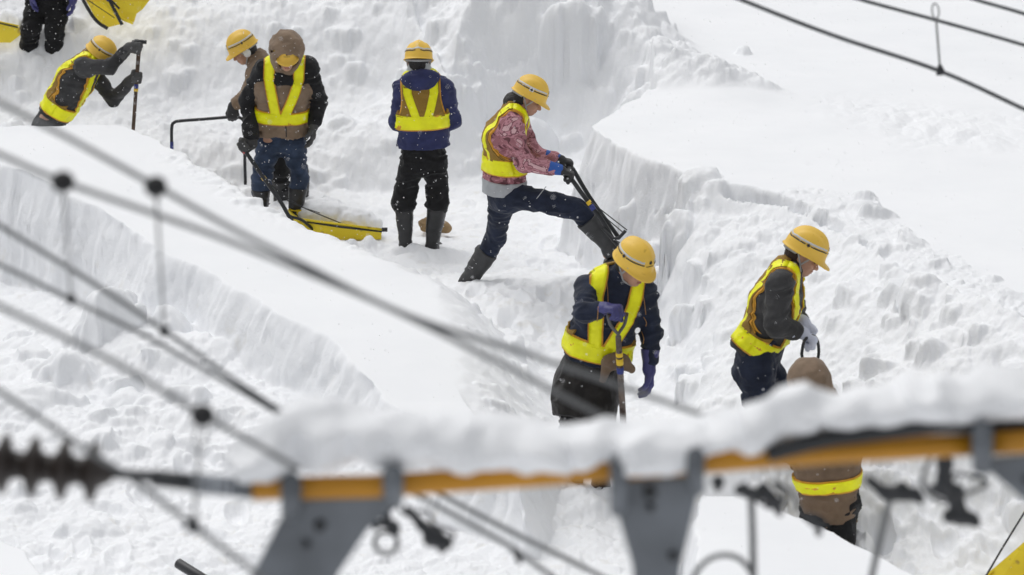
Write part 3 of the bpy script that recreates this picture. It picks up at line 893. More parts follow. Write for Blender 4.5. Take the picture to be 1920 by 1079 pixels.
# ------------------------------------------------------------------ person
HEADTOP = .12
def make_person(sp):
    Y0 = sp['Y0']; J = {}
    for k, v in sp['j'].items():
        J[k] = P(v[0], v[1], Y0 + (v[2] if len(v) > 2 else 0))
    hf, hu = unit(sp['hf']), np.asarray(sp.get('hu', (0, 0, 1.)), float)
    hfr = frame(hf, hu); hS, hF, hU = hfr
    base = np.array([(J['ankR'][0] + J['ankL'][0]) / 2, (J['ankR'][1] + J['ankL'][1]) / 2, min(J['ankR'][2], J['ankL'][2]) - .08])
    sc = sp.get('s', 1.0)
    footdir = {k: unit(sp['foot' + k]) for k in 'RL'}
    shS = unit(J['shR'] - J['shL']); hipS = unit(J['hipR'] - J['hipL'])
    chest = J['chest']; pel = J['pel']; nk = J['nk']
    mid = (pel + chest) / 2 + np.asarray(sp.get('bow', (0, 0, 0)), float)
    # lengths report
    ln = lambda a, b: round(float(np.linalg.norm(J[a] - J[b])), 2)
    print(sp['id'], 'sh', ln('shR', 'shL'), 'uarm', ln('shR', 'elR'), ln('shL', 'elL'), 'farm', ln('elR', 'wrR'), ln('elL', 'wrL'),
          'thigh', ln('hipR', 'knR'), ln('hipL', 'knL'), 'shin', ln('knR', 'ankR'), ln('knL', 'ankL'), 'pel-nk', ln('pel', 'nk'), 'nk-head', ln('nk', 'head'), 'z', round(base[2], 2), 'gz', round(ground_z(base[0], base[1]), 2))
    hands = {}
    for k in 'RL':
        hsp = sp['hand' + k]
        right = (k == 'R')
        if hsp[0] == 'grip':
            w, d, n = grip(hsp[1], hsp[2], J['el' + k], right, sp.get('hs', 1.08), hsp[3] if len(hsp) > 3 else 1)
            J['wr' + k] = w; curl = (1.15, 1.25, .7); th = 1.0
        else:
            d = unit(hsp[1]); n = unit(hsp[2]); w = J['wr' + k]; curl = hsp[3] if len(hsp) > 3 else (.35, .45, .3); th = .5
        hands[k] = hand_segments(w, d, n, right, curl, sp.get('hs', 1.08), th)
    H = J['head']
    # ---------- body (skin)
    b = SD(.03)
    b.add(ell(H + hU * .035 - hF * .005, hfr, (.073, .092, .088)))
    b.add(ell(H + hF * .030 - hU * .035, hfr, (.058, .062, .070)), .03)
    b.add(ell(H + hF * .058 - hU * .088, hfr, (.030, .030, .024)), .035)
    b.add(cap(H + hF * .088 + hU * .004, H + hF * .112 - hU * .036, .008, .0125), .012)
    b.add(cap(H + hF * .100 - hU * .040 + hS * .012, H + hF * .100 - hU * .040 - hS * .012, .008), .008)
    b.add(cap(H + hF * .082 + hU * .022 + hS * .035, H + hF * .082 + hU * .022 - hS * .035, .012), .015)
    for q in (1, -1):
        b.add(ell(H + hF * .066 - hU * .028 + hS * q * .036, hfr, (.022, .022, .022)), .02)
        b.add(ell(H + hF * .098 + hU * .002 + hS * q * .033, hfr, (.017, .013, .010)), .012, 's')
        b.add(ell(H + hS * q * .078 - hF * .004 - hU * .008, hfr, (.010, .019, .031)), .008)
        b.add(ell(H + hS * q * .088 + hF * .002 - hU * .008, hfr, (.008, .010, .018)), .006, 's')
    b.add(cap(H + hF * .092 - hU * .060 + hS * .018, H + hF * .092 - hU * .060 - hS * .018, .0075), .008)
    b.add(cap(H + hF * .088 - hU * .073 + hS * .014, H + hF * .088 - hU * .073 - hS * .014, .008), .008)
    b.add(cap(H + hF * .101 - hU * .0665 + hS * .02, H + hF * .101 - hU * .0665 - hS * .02, .003), .004, 's')
    b.add(cap(H - hF * .02 - hU * .05, nk, .054, .060), .03)
    b.add(ecap(chest, nk, shS, (.15, .10), (.08, .07)), .05)
    b.add(ecap(pel, mid, hipS, (.15, .10), (.13, .095)), .05)
    b.add(ecap(mid, chest, shS, (.13, .095), (.155, .105)), .05)
    for k in 'RL':
        b.add(cap(nk, J['sh' + k], .05, .055), .05)
        b.add(cap(J['sh' + k], J['el' + k], .052, .040), .03)
        b.add(cap(J['el' + k], J['wr' + k], .040, .028), .02)
        for (p, q, r) in hands[k]: b.add(cap(p, q, r * .86), .006)
        b.add(cap(J['hip' + k], J['kn' + k], .082, .056), .05)
        b.add(cap(J['kn' + k], J['ank' + k], .054, .038), .03)
        a = J['ank' + k]; fd = footdir[k]; dn = unit(sp.get('footdn', (0, 0, -1)))
        b.add(cap(a + dn * .045 - fd * .03, a + dn * .055 + fd * .13, .036, .028), .03)
    body = sdf_obj('person', b, .0055, M['skin'], None, base)
    tag(body, sp['label'], 'person', 'snow clearing workers in the trench')
    body['kind'] = 'thing'
    for q in (1, -1):
        m = SD(.002).add(ell(H + hF * .0845 + hU * .001 + hS * q * .033, hfr, (.013, .011, .0085)))
        sdf_obj('eye', m, .003, M['eye'], body, base)
    m = SD(.003).add(cap(H + hF * .097 - hU * .061 + hS * .019, H + hF * .097 - hU * .061 - hS * .019, .0045)).add(cap(H + hF * .094 - hU * .0725 + hS * .015, H + hF * .094 - hU * .0725 - hS * .015, .005))
    sdf_obj('lips', m, .003, M['lips'], body, base)
    # ---------- hair / liner
    hr = SD(.02)
    hr.add(ell(H + hU * .038 - hF * .012, hfr, (.083, .098, .096)))
    hr.add(ell(H - hF * .045 - hU * .02, hfr, (.072, .055, .075 if not sp.get('longhair') else .11)), .03)
    if sp.get('longhair'):
        hr.add(ell(H - hF * .075 - hU * .075, hfr, (.078, .06, .085)), .03)
        hr.add(ell(H - hF * .12 - hU * .075, hfr, (.06, .035, .05)), .03)
    hr.add(rbox(H + hF * .15 - hU * .06, hfr, (.2, .13, .115), .03), .01, 's')
    hr.add(rbox(H + hF * .04 - hU * .095, hfr, (.2, .05, .11), .02), .01, 's')
    sdf_obj('hair', hr, .005, M[sp.get('hairmat', 'hair')], body, base, fold=.004, fscale=(40, 40, 12), fine=.0015)
    # ---------- jacket
    jk = sp['jacket']; fat = jk.get('fat', 1.0)
    aS, aC, aW, aH = [v * fat for v in jk.get('a', (.10, .185, .175, .195))]
    bS, bC, bW, bH = [v * fat for v in jk.get('b', (.085, .135, .13, .145))]
    hem = J.get('hem', pel)
    def torso_prims(off=0.):
        return [ecap(chest, nk, shS, (aC + off, bC + off), (aS + off, bS + off)),
                ecap(mid, chest, (shS + hipS) / 2, (aW + off, bW + off), (aC + off, bC + off)),
                ecap(hem, mid, hipS, (aH + off, bH + off), (aW + off, bW + off), flat0=True)]
    j = SD(.05)
    for i, pr in enumerate(torso_prims()): j.add(pr, .04)
    for k in 'RL':
        j.add(cap(nk + (J['sh' + k] - nk) * .35, J['sh' + k], .075 * fat, .078 * fat), .05)
        j.add(cap(J['sh' + k], J['el' + k], .076 * fat, .062 * fat), .035)
        wc = J['wr' + k] + (J['el' + k] - J['wr' + k]) * .22
        j.add(cap(J['el' + k], wc, .060 * fat, .050 * fat), .03)
    if not sp.get('hood'):
        j.add(cap(nk - hU * .0, nk + (H - nk) * .38, .072, .066), .02)
    jac = sdf_obj('jacket', j, .0075, M[jk['mat']], body, base, fold=jk.get('fold', .013), seed=sp['seed'])
    if 'sleeve' in jk:      # yoke and sleeves of another colour
        s_ = SD(.04)
        for k in 'RL':
            s_.add(cap(nk + (J['sh' + k] - nk) * .45, J['sh' + k], .070 * fat, .081 * fat), .05)
            s_.add(cap(J['sh' + k], J['el' + k], .081 * fat, .067 * fat), .035)
            wc = J['wr' + k] + (J['el' + k] - J['wr' + k]) * .2
            s_.add(cap(J['el' + k], wc, .065 * fat, .054 * fat), .03)
        cu = chest + (nk - chest) * .42
        s_.add(ecap(cu, nk, shS, (aC * .95 + .006, bC + .005), (aS + .006, bS + .006), flat0=True), .03)
        sdf_obj('sleeves', s_, .0075, M[jk['sleeve']], jac, base, fold=jk.get('fold', .013), seed=sp['seed'])
    if 'hemband' in jk:
        hb = hem + (hem - mid) * .0
        up = unit(mid - hem)
        q = SD().add(ecap(hem - up * jk.get('hemdrop', .05), hem + up * .035, hipS, (aH + .004, bH + .004), (aH + .006, bH + .006), flat0=True, flat1=True))
        sdf_obj('hem_band', q, .007, M[jk['hemband']], jac, base, fold=.006, seed=sp['seed'])
    if sp.get('hood'):
        hd = sp['hood']
        q = SD(.04); z_ = hd.get('s', 1.0)
        q.add(ell(H + hU * .045 - hF * .012, hfr, (.145 * z_, .165 * z_, .158 * z_)))
        q.add(ell(H - hF * .05 - hU * .08, hfr, (.12 * z_, .10 * z_, .12)), .05)
        q.add(cap(H - hF * .02 - hU * .06, nk, .11 * z_, .115 * z_), .05)
        if not hd.get('closed'):
            q.add(ell(H + hF * .16 - hU * .05, hfr, (.098, .13, .135)), .02, 's')
            q.add(ell(H + hU * .03, hfr, (.118, .14, .132)), .01, 's')
        sdf_obj('hood', q, .006, M[hd['mat']], jac, base, fold=.010, fscale=(12, 12, 12), seed=sp['seed'])
    if sp.get('foldhood'):
        up = unit(nk - chest); bk = -unit(np.cross(up, shS)) * -1
        Fv = sp_front(nk, chest, shS)
        q = SD(.03); mt = sp['foldhood']
        for t in np.linspace(-1, 1, 7):
            pass
        c0 = nk - Fv * .08 + up * .03
        q.add(ell(c0, np.array([shS, Fv, up]), (.155, .055, .065)))
        q.add(ell(c0 - up * .045 - Fv * .015, np.array([shS, Fv, up]), (.12, .045, .06)), .03)
        sdf_obj('folded_hood', q, .006, M[mt], jac, base, fold=.010, seed=sp['seed'])
    # ---------- trousers
    tr = sp['trousers']; tf = tr.get('fat', 1.0)
    t_ = SD(.04)
    t_.add(ecap(pel - unit(mid - pel) * .07, pel + unit(mid - pel) * .10, hipS, (.165 * tf, .12 * tf), (.15 * tf, .115 * tf)), .04)
    for k in 'RL':
        kn, an = J['kn' + k], J['ank' + k]
        tuck = tr.get('tuck', .5)
        te = kn + (an - kn) * tuck
        t_.add(cap(J['hip' + k], kn, .098 * tf, .080 * tf), .018)
        t_.add(cap(kn, te, .079 * tf, .074 * tf), .015)
        if tr.get('puff'):
            t_.add(ell(te, frame(footdir[k], an - kn), (.092, .092, .05)), .03)
    sdf_obj('trousers', t_, .0075, M[tr['mat']], body, base, fold=tr.get('fold', .016), fscale=(8, 8, 22), seed=sp['seed'] + 5)
    # ---------- boots
    for k in 'RL':
        kn, an = J['kn' + k], J['ank' + k]; fd = footdir[k]; dn = np.asarray(unit(sp.get('footdn', (0, 0, -1))), float)
        if ('footdn' + k) in sp: dn = unit(sp['footdn' + k])
        top = kn + (an - kn) * tr.get('boottop', .40)
        sdir = np.cross(unit(fd), unit(an - kn))
        if np.linalg.norm(sdir) < .2: sdir = hipS
        q = SD(.03)
        bw = tr.get('bw', 1.0)
        q.add(ecap(an, top, sdir, (.052, .058), (.078 * bw, .080 * bw), flat1=True))
        q.add(cap(an + dn * .03 - fd * .03, an + dn * .048 + fd * .13, .050, .041), .03)
        q.add(ell(an + dn * .05 + fd * .14, frame(fd, -dn), (.050, .06, .036)), .03)
        bo = sdf_obj('boot', q, .006, M[tr.get('boot', 'boot')], body, base, fold=.005, fscale=(7, 7, 22), seed=sp['seed'] + (9 if k == 'R' else 3))
        q = SD(.02).add(rbox(an + dn * .087 + fd * .055, frame(fd, -dn), (.050, .145, .012), .010))
        sdf_obj('sole', q, .006, M['boot'], bo, base)
    # ---------- gloves
    for k in 'RL':
        gl = sp.get('glove' + k, sp.get('glove'))
        if gl is None: continue
        q = SD(.007)
        for (p, r_, rr) in hands[k]: q.add(cap(p, r_, rr * 1.22), .008)
        w = J['wr' + k]; e = J['el' + k]
        q.add(cap(w + unit(hands[k][0][1] - w) * .02, w, .036, .034), .02)
        cl = gl.get('cuff', .09)
        if not gl.get('cuffmat'):
            q.add(ecap(w + unit(e - w) * cl, w, hipS, (.058, .052), (.036, .034), flat0=True), .02)
        g_ = sdf_obj('glove', q, .0042, M[gl['mat']], body, base, fold=.002, fscale=(25, 25, 25), seed=sp['seed'])
        if gl.get('cuffmat'):
            q = SD(.01).add(ecap(w + unit(e - w) * cl, w - unit(e - w) * .015, hipS, (.054, .050), (.040, .037), flat0=True, flat1=True))
            sdf_obj('cuff', q, .0045, M[gl['cuffmat']], g_, base, fold=.003, seed=1)
    # ---------- helmet and straps
    if sp.get('helmet', True):
        hh = sp.get('helmet_opt', {})
        hel = make_helmet(body, base, H + hU * hh.get('lift', 0.012), hF, hU, **{a: c_ for a, c_ in hh.items() if a != 'lift'})
        st = MB()
        for q in (1, -1):
            ear = H + hS * q * .084 - hU * .045 + hF * .012
            for off in (.055, -.045):
                st.add(*tube([H + hS * q * .098 + hF * off + hU * .035, H + hS * q * .092 + hF * (off * .6 + .006) - hU * .0, ear], .0052, 6))
            st.add(*tube(smooth_path([ear, H + hS * q * .066 + hF * .035 - hU * .085, H + hF * .052 - hU * .122], 5), .0052, 6))
        st.add(*tube(smooth_path([H + hS * .098 - hF * .045 + hU * .012, H - hF * .118 + hU * .0, H - hS * .098 - hF * .045 + hU * .012], 8), .010, 6))
        st.build('chin_strap', M['strap'], hel, base)
    ctx = dict(J=J, body=body, base=base, chest=chest, mid=mid, pel=pel, nk=nk, hem=hem, shS=shS, hipS=hipS, prims=torso_prims, fat=fat, jac=jac, H=H, hfr=hfr, hands=hands, sp=sp, jsd=j)
    if sp.get('vest'):
        make_vest(ctx, **sp['vest'])
    return ctx

def sp_front(nk, chest, shS):
    U = unit(nk - chest); return unit(np.cross(U, shS))       # U x right = forward

# ------------------------------------------------------------------ safety vest following the jacket surface
def make_vest(c, straps=True, belt=(.0, .095), strap_w=.062, back_panel=True, top_x=.12, bot_x=.035, back_bot=.03, gap=.0, front=True, back=True, belt_drop=0., side=True):
    J = c['J']; fat = c['fat']
    sd = SD(.04)
    for pr in c['prims'](.004): sd.add(pr, .04)
    for k in 'RL':
        s_ = J['sh' + k]; sd.add(cap(c['nk'] + (s_ - c['nk']) * .35, c['nk'] + (s_ - c['nk']) * .9, .079 * fat, .081 * fat), .05)
    mid, chest, nk, hem = c['mid'], c['chest'], c['nk'], c['hem']
    pts = [hem, mid, chest, nk]
    seg = [np.linalg.norm(pts[i + 1] - pts[i]) for i in range(3)]; T = sum(seg)
    shS, hipS = c['shS'], c['hipS']
    def spine(t):       # t metres from hem
        t = np.clip(t, 0, T)
        if t < seg[0]: a = t / seg[0]; p = hem + (mid - hem) * a
        elif t < seg[0] + seg[1]: a = (t - seg[0]) / seg[1]; p = mid + (chest - mid) * a
        else: a = (t - seg[0] - seg[1]) / seg[2]; p = chest + (nk - chest) * a
        w = t / T
        # smooth tangent
        U = unit((1 - w) * unit(mid - hem) + w * unit(nk - mid)); S = unit((1 - w) * hipS + w * shS); S = unit(S - U * np.dot(S, U))
        return p, U, S, np.cross(U, S)
    fo = c['sp']['jacket'].get('fold', .013); sdv = c['sp']['seed']
    def foldv(Q):
        x = Q[:, 0] + sdv; y = Q[:, 1]; z = Q[:, 2]
        return fold_noise(x, y, z, (9, 9, 20), fo) * .8
    def march(O, D, iso):
        "O array (n,3) start outside, D array unit towards body; returns points where sdf=iso"
        Pn = O.copy()
        for _ in range(40):
            d = sd.ev(Pn) - iso - foldv(Pn)
            Pn = Pn + D * np.clip(d, -.05, .05)[:, None] * .8
        return Pn
    def sheet(name, origin_fn, ns, nw, iso0, iso1, mat, parent, wr=0.):
        Q = []; Dd = []; PC = []; OO = []
        for i in range(ns + 1):
            for k in range(nw + 1):
                o, d, pc = origin_fn(i / ns, k / nw)
                Q.append(o - d * .42); Dd.append(d); PC.append(pc); OO.append(o)
        Q = np.array(Q); Dd = np.array(Dd); PC = np.array(PC); OO = np.array(OO)
        T0 = march(Q, Dd, .004)
        miss = (np.abs(sd.ev(T0)) > .05) | (np.sum((T0 - Q) * Dd, 1) > .46)
        if miss.any():
            v = OO - PC; v = v / (np.linalg.norm(v, axis=1)[:, None] + 1e-9)
            Q[miss] = (PC + v * .45)[miss]; Dd[miss] = -v[miss]
        wn = wr * noise3(Q[:, 0] * 30, Q[:, 1] * 30, Q[:, 2] * 30) if wr else 0
        A_ = march(Q, Dd, iso1); B_ = march(Q, Dd, iso0)
        okv = np.abs(sd.ev(A_) - iso1 - foldv(A_)) < .02
        g0 = int(np.argmax(okv)); A_[~okv] = A_[g0]; B_[~okv] = B_[g0]
        A_ = A_ - Dd * (np.asarray(wn).reshape(-1, 1) if wr else 0)
        n = len(Q); F = []
        W_ = nw + 1
        for i in range(ns):
            for k in range(nw):
                a = i * W_ + k
                F.append((a, a + 1, a + W_ + 1, a + W_)); F.append((n + a, n + a + W_, n + a + W_ + 1, n + a + 1))
        for i in range(ns):
            for k in (0, nw):
                a = i * W_ + k; F.append((a, a + W_, n + a + W_, n + a))
        for k in range(nw):
            for i in (0, ns):
                a = i * W_ + k; F.append((a, a + 1, n + a + 1, n + a))
        V = np.vstack([A_, B_]); ok2 = np.concatenate([okv, okv]); F = [q for q in F if all(ok2[v] for v in q) and max(np.linalg.norm(V[q[v]] - V[q[v - 1]]) for v in range(4)) < .07]
        if isinstance(name, MB):
            name.add(V, F); return
        par = list(range(len(V)))
        def fnd(a):
            while par[a] != a: par[a] = par[par[a]]; a = par[a]
            return a
        for q in F:
            r0_ = fnd(q[0])
            for v_ in q[1:]: par[fnd(v_)] = r0_
        cn = {}
        for q in F: cn[fnd(q[0])] = cn.get(fnd(q[0]), 0) + 1
        big_ = max(cn, key=cn.get); F = [q for q in F if fnd(q[0]) == big_]
        used = sorted({int(v_) for q in F for v_ in q}); mp_ = {v_: i_ for i_, v_ in enumerate(used)}
        V = V[used]; F = [tuple(mp_[int(v_)] for v_ in q) for q in F]
        return mesh_obj(name, V, F, M[mat], parent, c['base'])
    b0, b1 = belt[0], belt[1]
    def ringfn(t0, t1, dropf=0.):
        def f(s, w):
            ph = 2 * math.pi * s; t = t0 + (t1 - t0) * w
            p, U, S, F = spine(t); d = math.cos(ph) * S + math.sin(ph) * F
            return p, -d, p
        return f
    t_top = T - .085
    def strapfn(xb, xt, w_, sgn, t0, back):
        def f(s, w):
            off = (w - .5) * w_
            if s < .8:
                a = s / .8; t = t0 + (t_top - t0) * a; ang = 0
            else:
                a = 1.0; t = t_top; ang = (s - .8) / .2 * (math.pi / 2)
            x = xb + (xt - xb) * a ** .9
            p, U, S, F = spine(t)
            if back: F = -F
            o = p + S * sgn * (x + off)
            d = -(F * math.cos(ang) + U * math.sin(ang))
            return o, d, p
        return f
    vest = None
    vm = MB()
    # orange under layer of belt
    sheet(vm, ringfn(b0 - .010, b1 + .010), 72, 3, .001, .008, None, None, .001)
    for sgn in (1, -1):
        if front and straps: sheet(vm, strapfn(bot_x, top_x, strap_w + .018, sgn, b1 - .01, False), 36, 4, .001, .008, None, None)
        if back and straps and not back_panel: sheet(vm, strapfn(back_bot, top_x, strap_w + .018, sgn, b1 - .01, True), 36, 4, .001, .008, None, None)
    vest = vm.build('safety_vest', M['vest_orange'], c['body'], c['base'])
    if back_panel and back:
        def bp(extra):
            def f(s, w):
                if s < .82: a = s / .82; t = b1 - .01 + (t_top - b1 + .01) * a; ang = 0
                else: a = 1; t = t_top; ang = (s - .82) / .18 * (math.pi / 2)
                hw = (.180 - .032 * math.sin(min(1, a * 1.15) * math.pi * .5)) * fat + extra
                x = (w * 2 - 1) * hw
                # neck opening: stay away from the centre at the top
                p, U, S, F = spine(t)
                return p + S * x, F * math.cos(ang) - U * math.sin(ang), p
            return f
        sheet('back_piping', bp(.010), 36, 24, .001, .007, 'vest_orange', vest)
        sheet('mesh_panel', bp(0.), 36, 24, .001, .0105, 'vest_mesh', vest, .003)
        if side:
            for sgn in (1, -1):     # side panels under the arms
                def sf(s, w, sgn=sgn):
                    ph = (-.42 + .84 * w); t = b1 - .01 + (.055 - .035 * math.sin(math.pi * w)) * s
                    p, U, S, F = spine(t); d = sgn * (math.cos(ph) * S) + math.sin(ph) * F
                    return p, -unit(d), p
                sheet('side_panel', sf, 8, 16, .001, .009, 'vest_mesh', vest)
    hv = MB()
    sheet(hv, ringfn(b0, b1), 80, 4, .003, .0115, None, None, .003)
    for sgn in (1, -1):
        if front and straps: sheet(hv, strapfn(bot_x, top_x, strap_w, sgn, b1 - .02, False), 40, 4, .003, .0115, None, None, .003)
        if back and straps: sheet(hv, strapfn(back_bot, top_x, strap_w, sgn, b1 - .02, True), 40, 4, .003, .0115, None, None, .003)
    hv.build('reflective_tape', M['hi_vis'], vest, c['base'])
# ------------------------------------------------------------------ the nine workers
X_, Y_ = np.array([1., 0, 0]), np.array([0, 1., 0])
CAST = {}

# grips in world space (shared by hands and tools)
g2a, g2b = P(261, 84, 24.25), P(250, 240, 24.20)
G2R, G2L = g2a + (g2b - g2a) * .04, g2a + (g2b - g2a) * .40
G3 = P(438, 220, 24.30)
G4 = P(455, 277, 23.25)
G6R = P(1069, 334, 20.75); G6L = G6R + Y_ * .38
G7 = P(1157, 589, 16.62)
G8 = P(1521, 646, 16.72)

CAST['nav_back'] = make_person(dict(id='5 navy back', seed=5.1, Y0=22.75,
    label='worker standing with back turned in a navy blue jacket and tall black rubber boots',
    j=dict(pel=(794, 288), hem=(794, 272), chest=(792, 200), nk=(788, 150), head=(785, 117, .03), shR=(832, 168), shL=(754, 167), elR=(850, 226, .05), elL=(745, 228, .06),
           wrR=(822, 240, .24), wrL=(770, 238, .25), hipR=(816, 300), hipL=(773, 300), knR=(821, 378), knL=(757, 378, .02), ankR=(810, 460), ankL=(761, 462)),
    hf=(.02, .95, -.28), footR=(.28, 1, 0), footL=(-.1, 1, 0),
    handR=('open', (-.7, .6, -.1), (0, -.2, 1)), handL=('open', (.7, .6, -.1), (0, -.2, 1)), glove=dict(mat='glove_black'),
    jacket=dict(mat='navy', a=(.11, .185, .185, .205), b=(.09, .14, .14, .155), fold=.012), trousers=dict(mat='black_trouser', tuck=.10, puff=True, boottop=.04, fat=1.02, fold=.014),
    foldhood='navy', helmet_opt=dict(s=.93), vest=dict(belt=(.155, .26), top_x=.105, back_bot=.042, strap_w=.068)))

CAST['hooded'] = make_person(dict(id='4 hooded', seed=9.7, Y0=23.55,
    label='worker in a brown hood and black sleeved jacket bending over a yellow snow scoop',
    j=dict(pel=(524, 250, .0), hem=(528, 250, -.03), chest=(531, 165, -.10), nk=(533, 122, -.15), head=(537, 103, -.26), shR=(497, 132, -.12), shL=(577, 128, -.10), elR=(463, 190, -.05), elL=(597, 192, -.02),
           wrR=(454, 240, -.25), wrL=(588, 234, -.10), hipR=(504, 262, .0), hipL=(550, 262, .0), knR=(491, 330, -.08), knL=(562, 330, -.05), ankR=(489, 405, .0), ankL=(553, 402, -.05)),
    hf=(.10, -.90, -.36), footR=(-.15, -1, 0), footL=(-.05, -1, 0),
    handR=('grip', G4, unit(P(550, 430, 22.9) - G4), -1), handL=('open', (-.05, -.15, -1), (-1, 0, 0), (.3, .4, .3)), glove=dict(mat='glove_grey', cuff=.11), hs=1.12,
    jacket=dict(mat='tan', sleeve='black_cloth', fat=1.07, a=(.11, .19, .185, .20), b=(.09, .14, .14, .15)), trousers=dict(mat='jeans', tuck=.38, boottop=.30, fat=1.0, fold=.013),
    hood=dict(mat='tan', s=.97), helmet_opt=dict(s=.88, band=False, badge=None, peak=1.05, lift=.016, emb=1.33), vest=dict(belt=(.13, .225), back_panel=False, bot_x=.036, top_x=.12, strap_w=.075)))

CAST['tan_behind'] = make_person(dict(id='3 tan', seed=3.3, Y0=24.7,
    label='worker in a tan coat half hidden behind the hooded worker, holding a black crossbar',
    j=dict(pel=(520, 240, 0), hem=(522, 285, -.02), chest=(505, 155, -.05), nk=(484, 112, -.06), head=(458, 93, -.1), shR=(505, 130, .15), shL=(480, 138, -.22), elR=(510, 190, .15), elL=(463, 182, -.35),
           wrR=(520, 235, .1), wrL=(447, 215, -.4), hipR=(530, 255, .08), hipL=(520, 255, -.08), knR=(560, 320, .0), knL=(525, 322, -.1), ankR=(566, 372, .0), ankL=(527, 375, -.1)),
    hf=(-.86, -.22, -.46), footR=(-.7, -.7, 0), footL=(-.7, -.7, 0),
    handL=('grip', G3, X_, 1), handR=('open', (0, 0, -1), (-1, 0, 0)), glove=dict(mat='glove_black'),
    jacket=dict(mat='tan', a=(.11, .175, .17, .185), b=(.09, .13, .13, .135)), trousers=dict(mat='black_trouser', tuck=.5, boottop=.35),
    helmet_opt=dict(s=.93)))

CAST['bent_left'] = make_person(dict(id='2 bent', seed=2.2, Y0=24.4,
    label='worker in charcoal clothes leaning forward over a wooden shovel at the far left',
    j=dict(pel=(98, 222, 0), hem=(103, 215, 0), chest=(143, 150, -.02), nk=(170, 116, 0), head=(186, 104, -.02), shR=(158, 128, -.19), shL=(168, 128, .17), elR=(206, 126, -.22), elL=(212, 186, .12),
           wrR=(243, 98, -.12), wrL=(240, 150, -.02), hipR=(92, 232, -.1), hipL=(98, 232, .1), knR=(122, 305, -.1), knL=(100, 315, .1), ankR=(92, 392, -.1), ankL=(70, 395, .12)),
    hf=(.78, -.18, -.55), hu=(.3, -.1, 1), footR=(1, -.1, 0), footL=(1, .1, 0),
    handR=('grip', G2R, g2b - g2a, -1), handL=('grip', G2L, g2b - g2a, 1), glove=dict(mat='glove_grey', cuff=.10),
    jacket=dict(mat='charcoal', a=(.12, .175, .165, .175), b=(.10, .145, .13, .13)), trousers=dict(mat='charcoal', tuck=.5, boottop=.35),
    helmet_opt=dict(s=.93), vest=dict(belt=(.035, .135), top_x=.12, strap_w=.06, back_bot=.06)))

CAST['top_left'] = make_person(dict(id='1 cropped', seed=1.4, Y0=27.0,
    label='worker in all black at the top left corner, cropped above the waist',
    j=dict(pel=(90, -8, 0), hem=(90, 4, 0), chest=(92, -75, 0), nk=(94, -118, 0), head=(96, -142, -.05), shR=(60, -105, 0), shL=(128, -105, 0), elR=(50, -55, 0), elL=(140, -50, 0),
           wrR=(60, -10, -.15), wrL=(137, -2, -.1), hipR=(70, 2, 0), hipL=(108, 2, 0), knR=(58, 55, -.12), knL=(103, 58, -.12), ankR=(48, 140, 0), ankL=(100, 145, 0)),
    hf=(.1, -.9, -.4), footR=(-.2, -1, 0), footL=(.1, -1, 0),
    handR=('open', (0, -.1, -1), (1, 0, 0)), handL=('open', (0, -.1, -1), (-1, 0, 0)), glove=dict(mat='glove_blue'), hs=.95,
    jacket=dict(mat='black_trouser', a=(.11, .185, .19, .205), b=(.09, .14, .14, .15)), trousers=dict(mat='black_trouser', tuck=.75, boottop=.6, fat=1.12, fold=.014),
    helmet_opt=dict(s=.93)))

CAST['camo'] = make_person(dict(id='6 camo', seed=6.6, Y0=20.95,
    label='worker in a pink camouflage jacket taking a wide step with one leg far forward',
    j=dict(pel=(948, 352, 0), hem=(946, 345, 0), chest=(946, 255, .0), nk=(966, 212, .0), head=(990, 184, .0), shR=(958, 238, -.18), shL=(968, 232, .18), elR=(982, 305, -.24), elL=(1000, 290, .22),
           wrR=(1046, 326, -.2), wrL=(1040, 306, .2), hipR=(966, 366, -.09), hipL=(942, 366, .09), knR=(1084, 394, -.15), knL=(930, 446, .30), ankR=(1146, 463, -.12), ankL=(866, 545, .34)),
    hf=(.9, -.10, -.43), hu=(.4, 0, .92), footR=(.85, -.1, .38), footL=(.75, .15, -.6), footdnR=(.30, 0, -.9), footdnL=(-.6, 0, -.75),
    handR=('grip', G6R, Y_, 1), handL=('grip', G6L, Y_, 1), glove=dict(mat='glove_black', cuffmat='cuff_blue', cuff=.09),
    jacket=dict(mat='camo', a=(.11, .175, .165, .175), b=(.09, .135, .13, .145), fold=.013, hemband='grey_hem', hemdrop=.07), trousers=dict(mat='dark_navy', tuck=.28, boottop=.26, fat=.98, fold=.013, boot='boot_grey', bw=1.08),
    longhair=True, helmet_opt=dict(s=.93, badge='plate'), vest=dict(belt=(.10, .205), top_x=.12, strap_w=.05, back_bot=.07)))

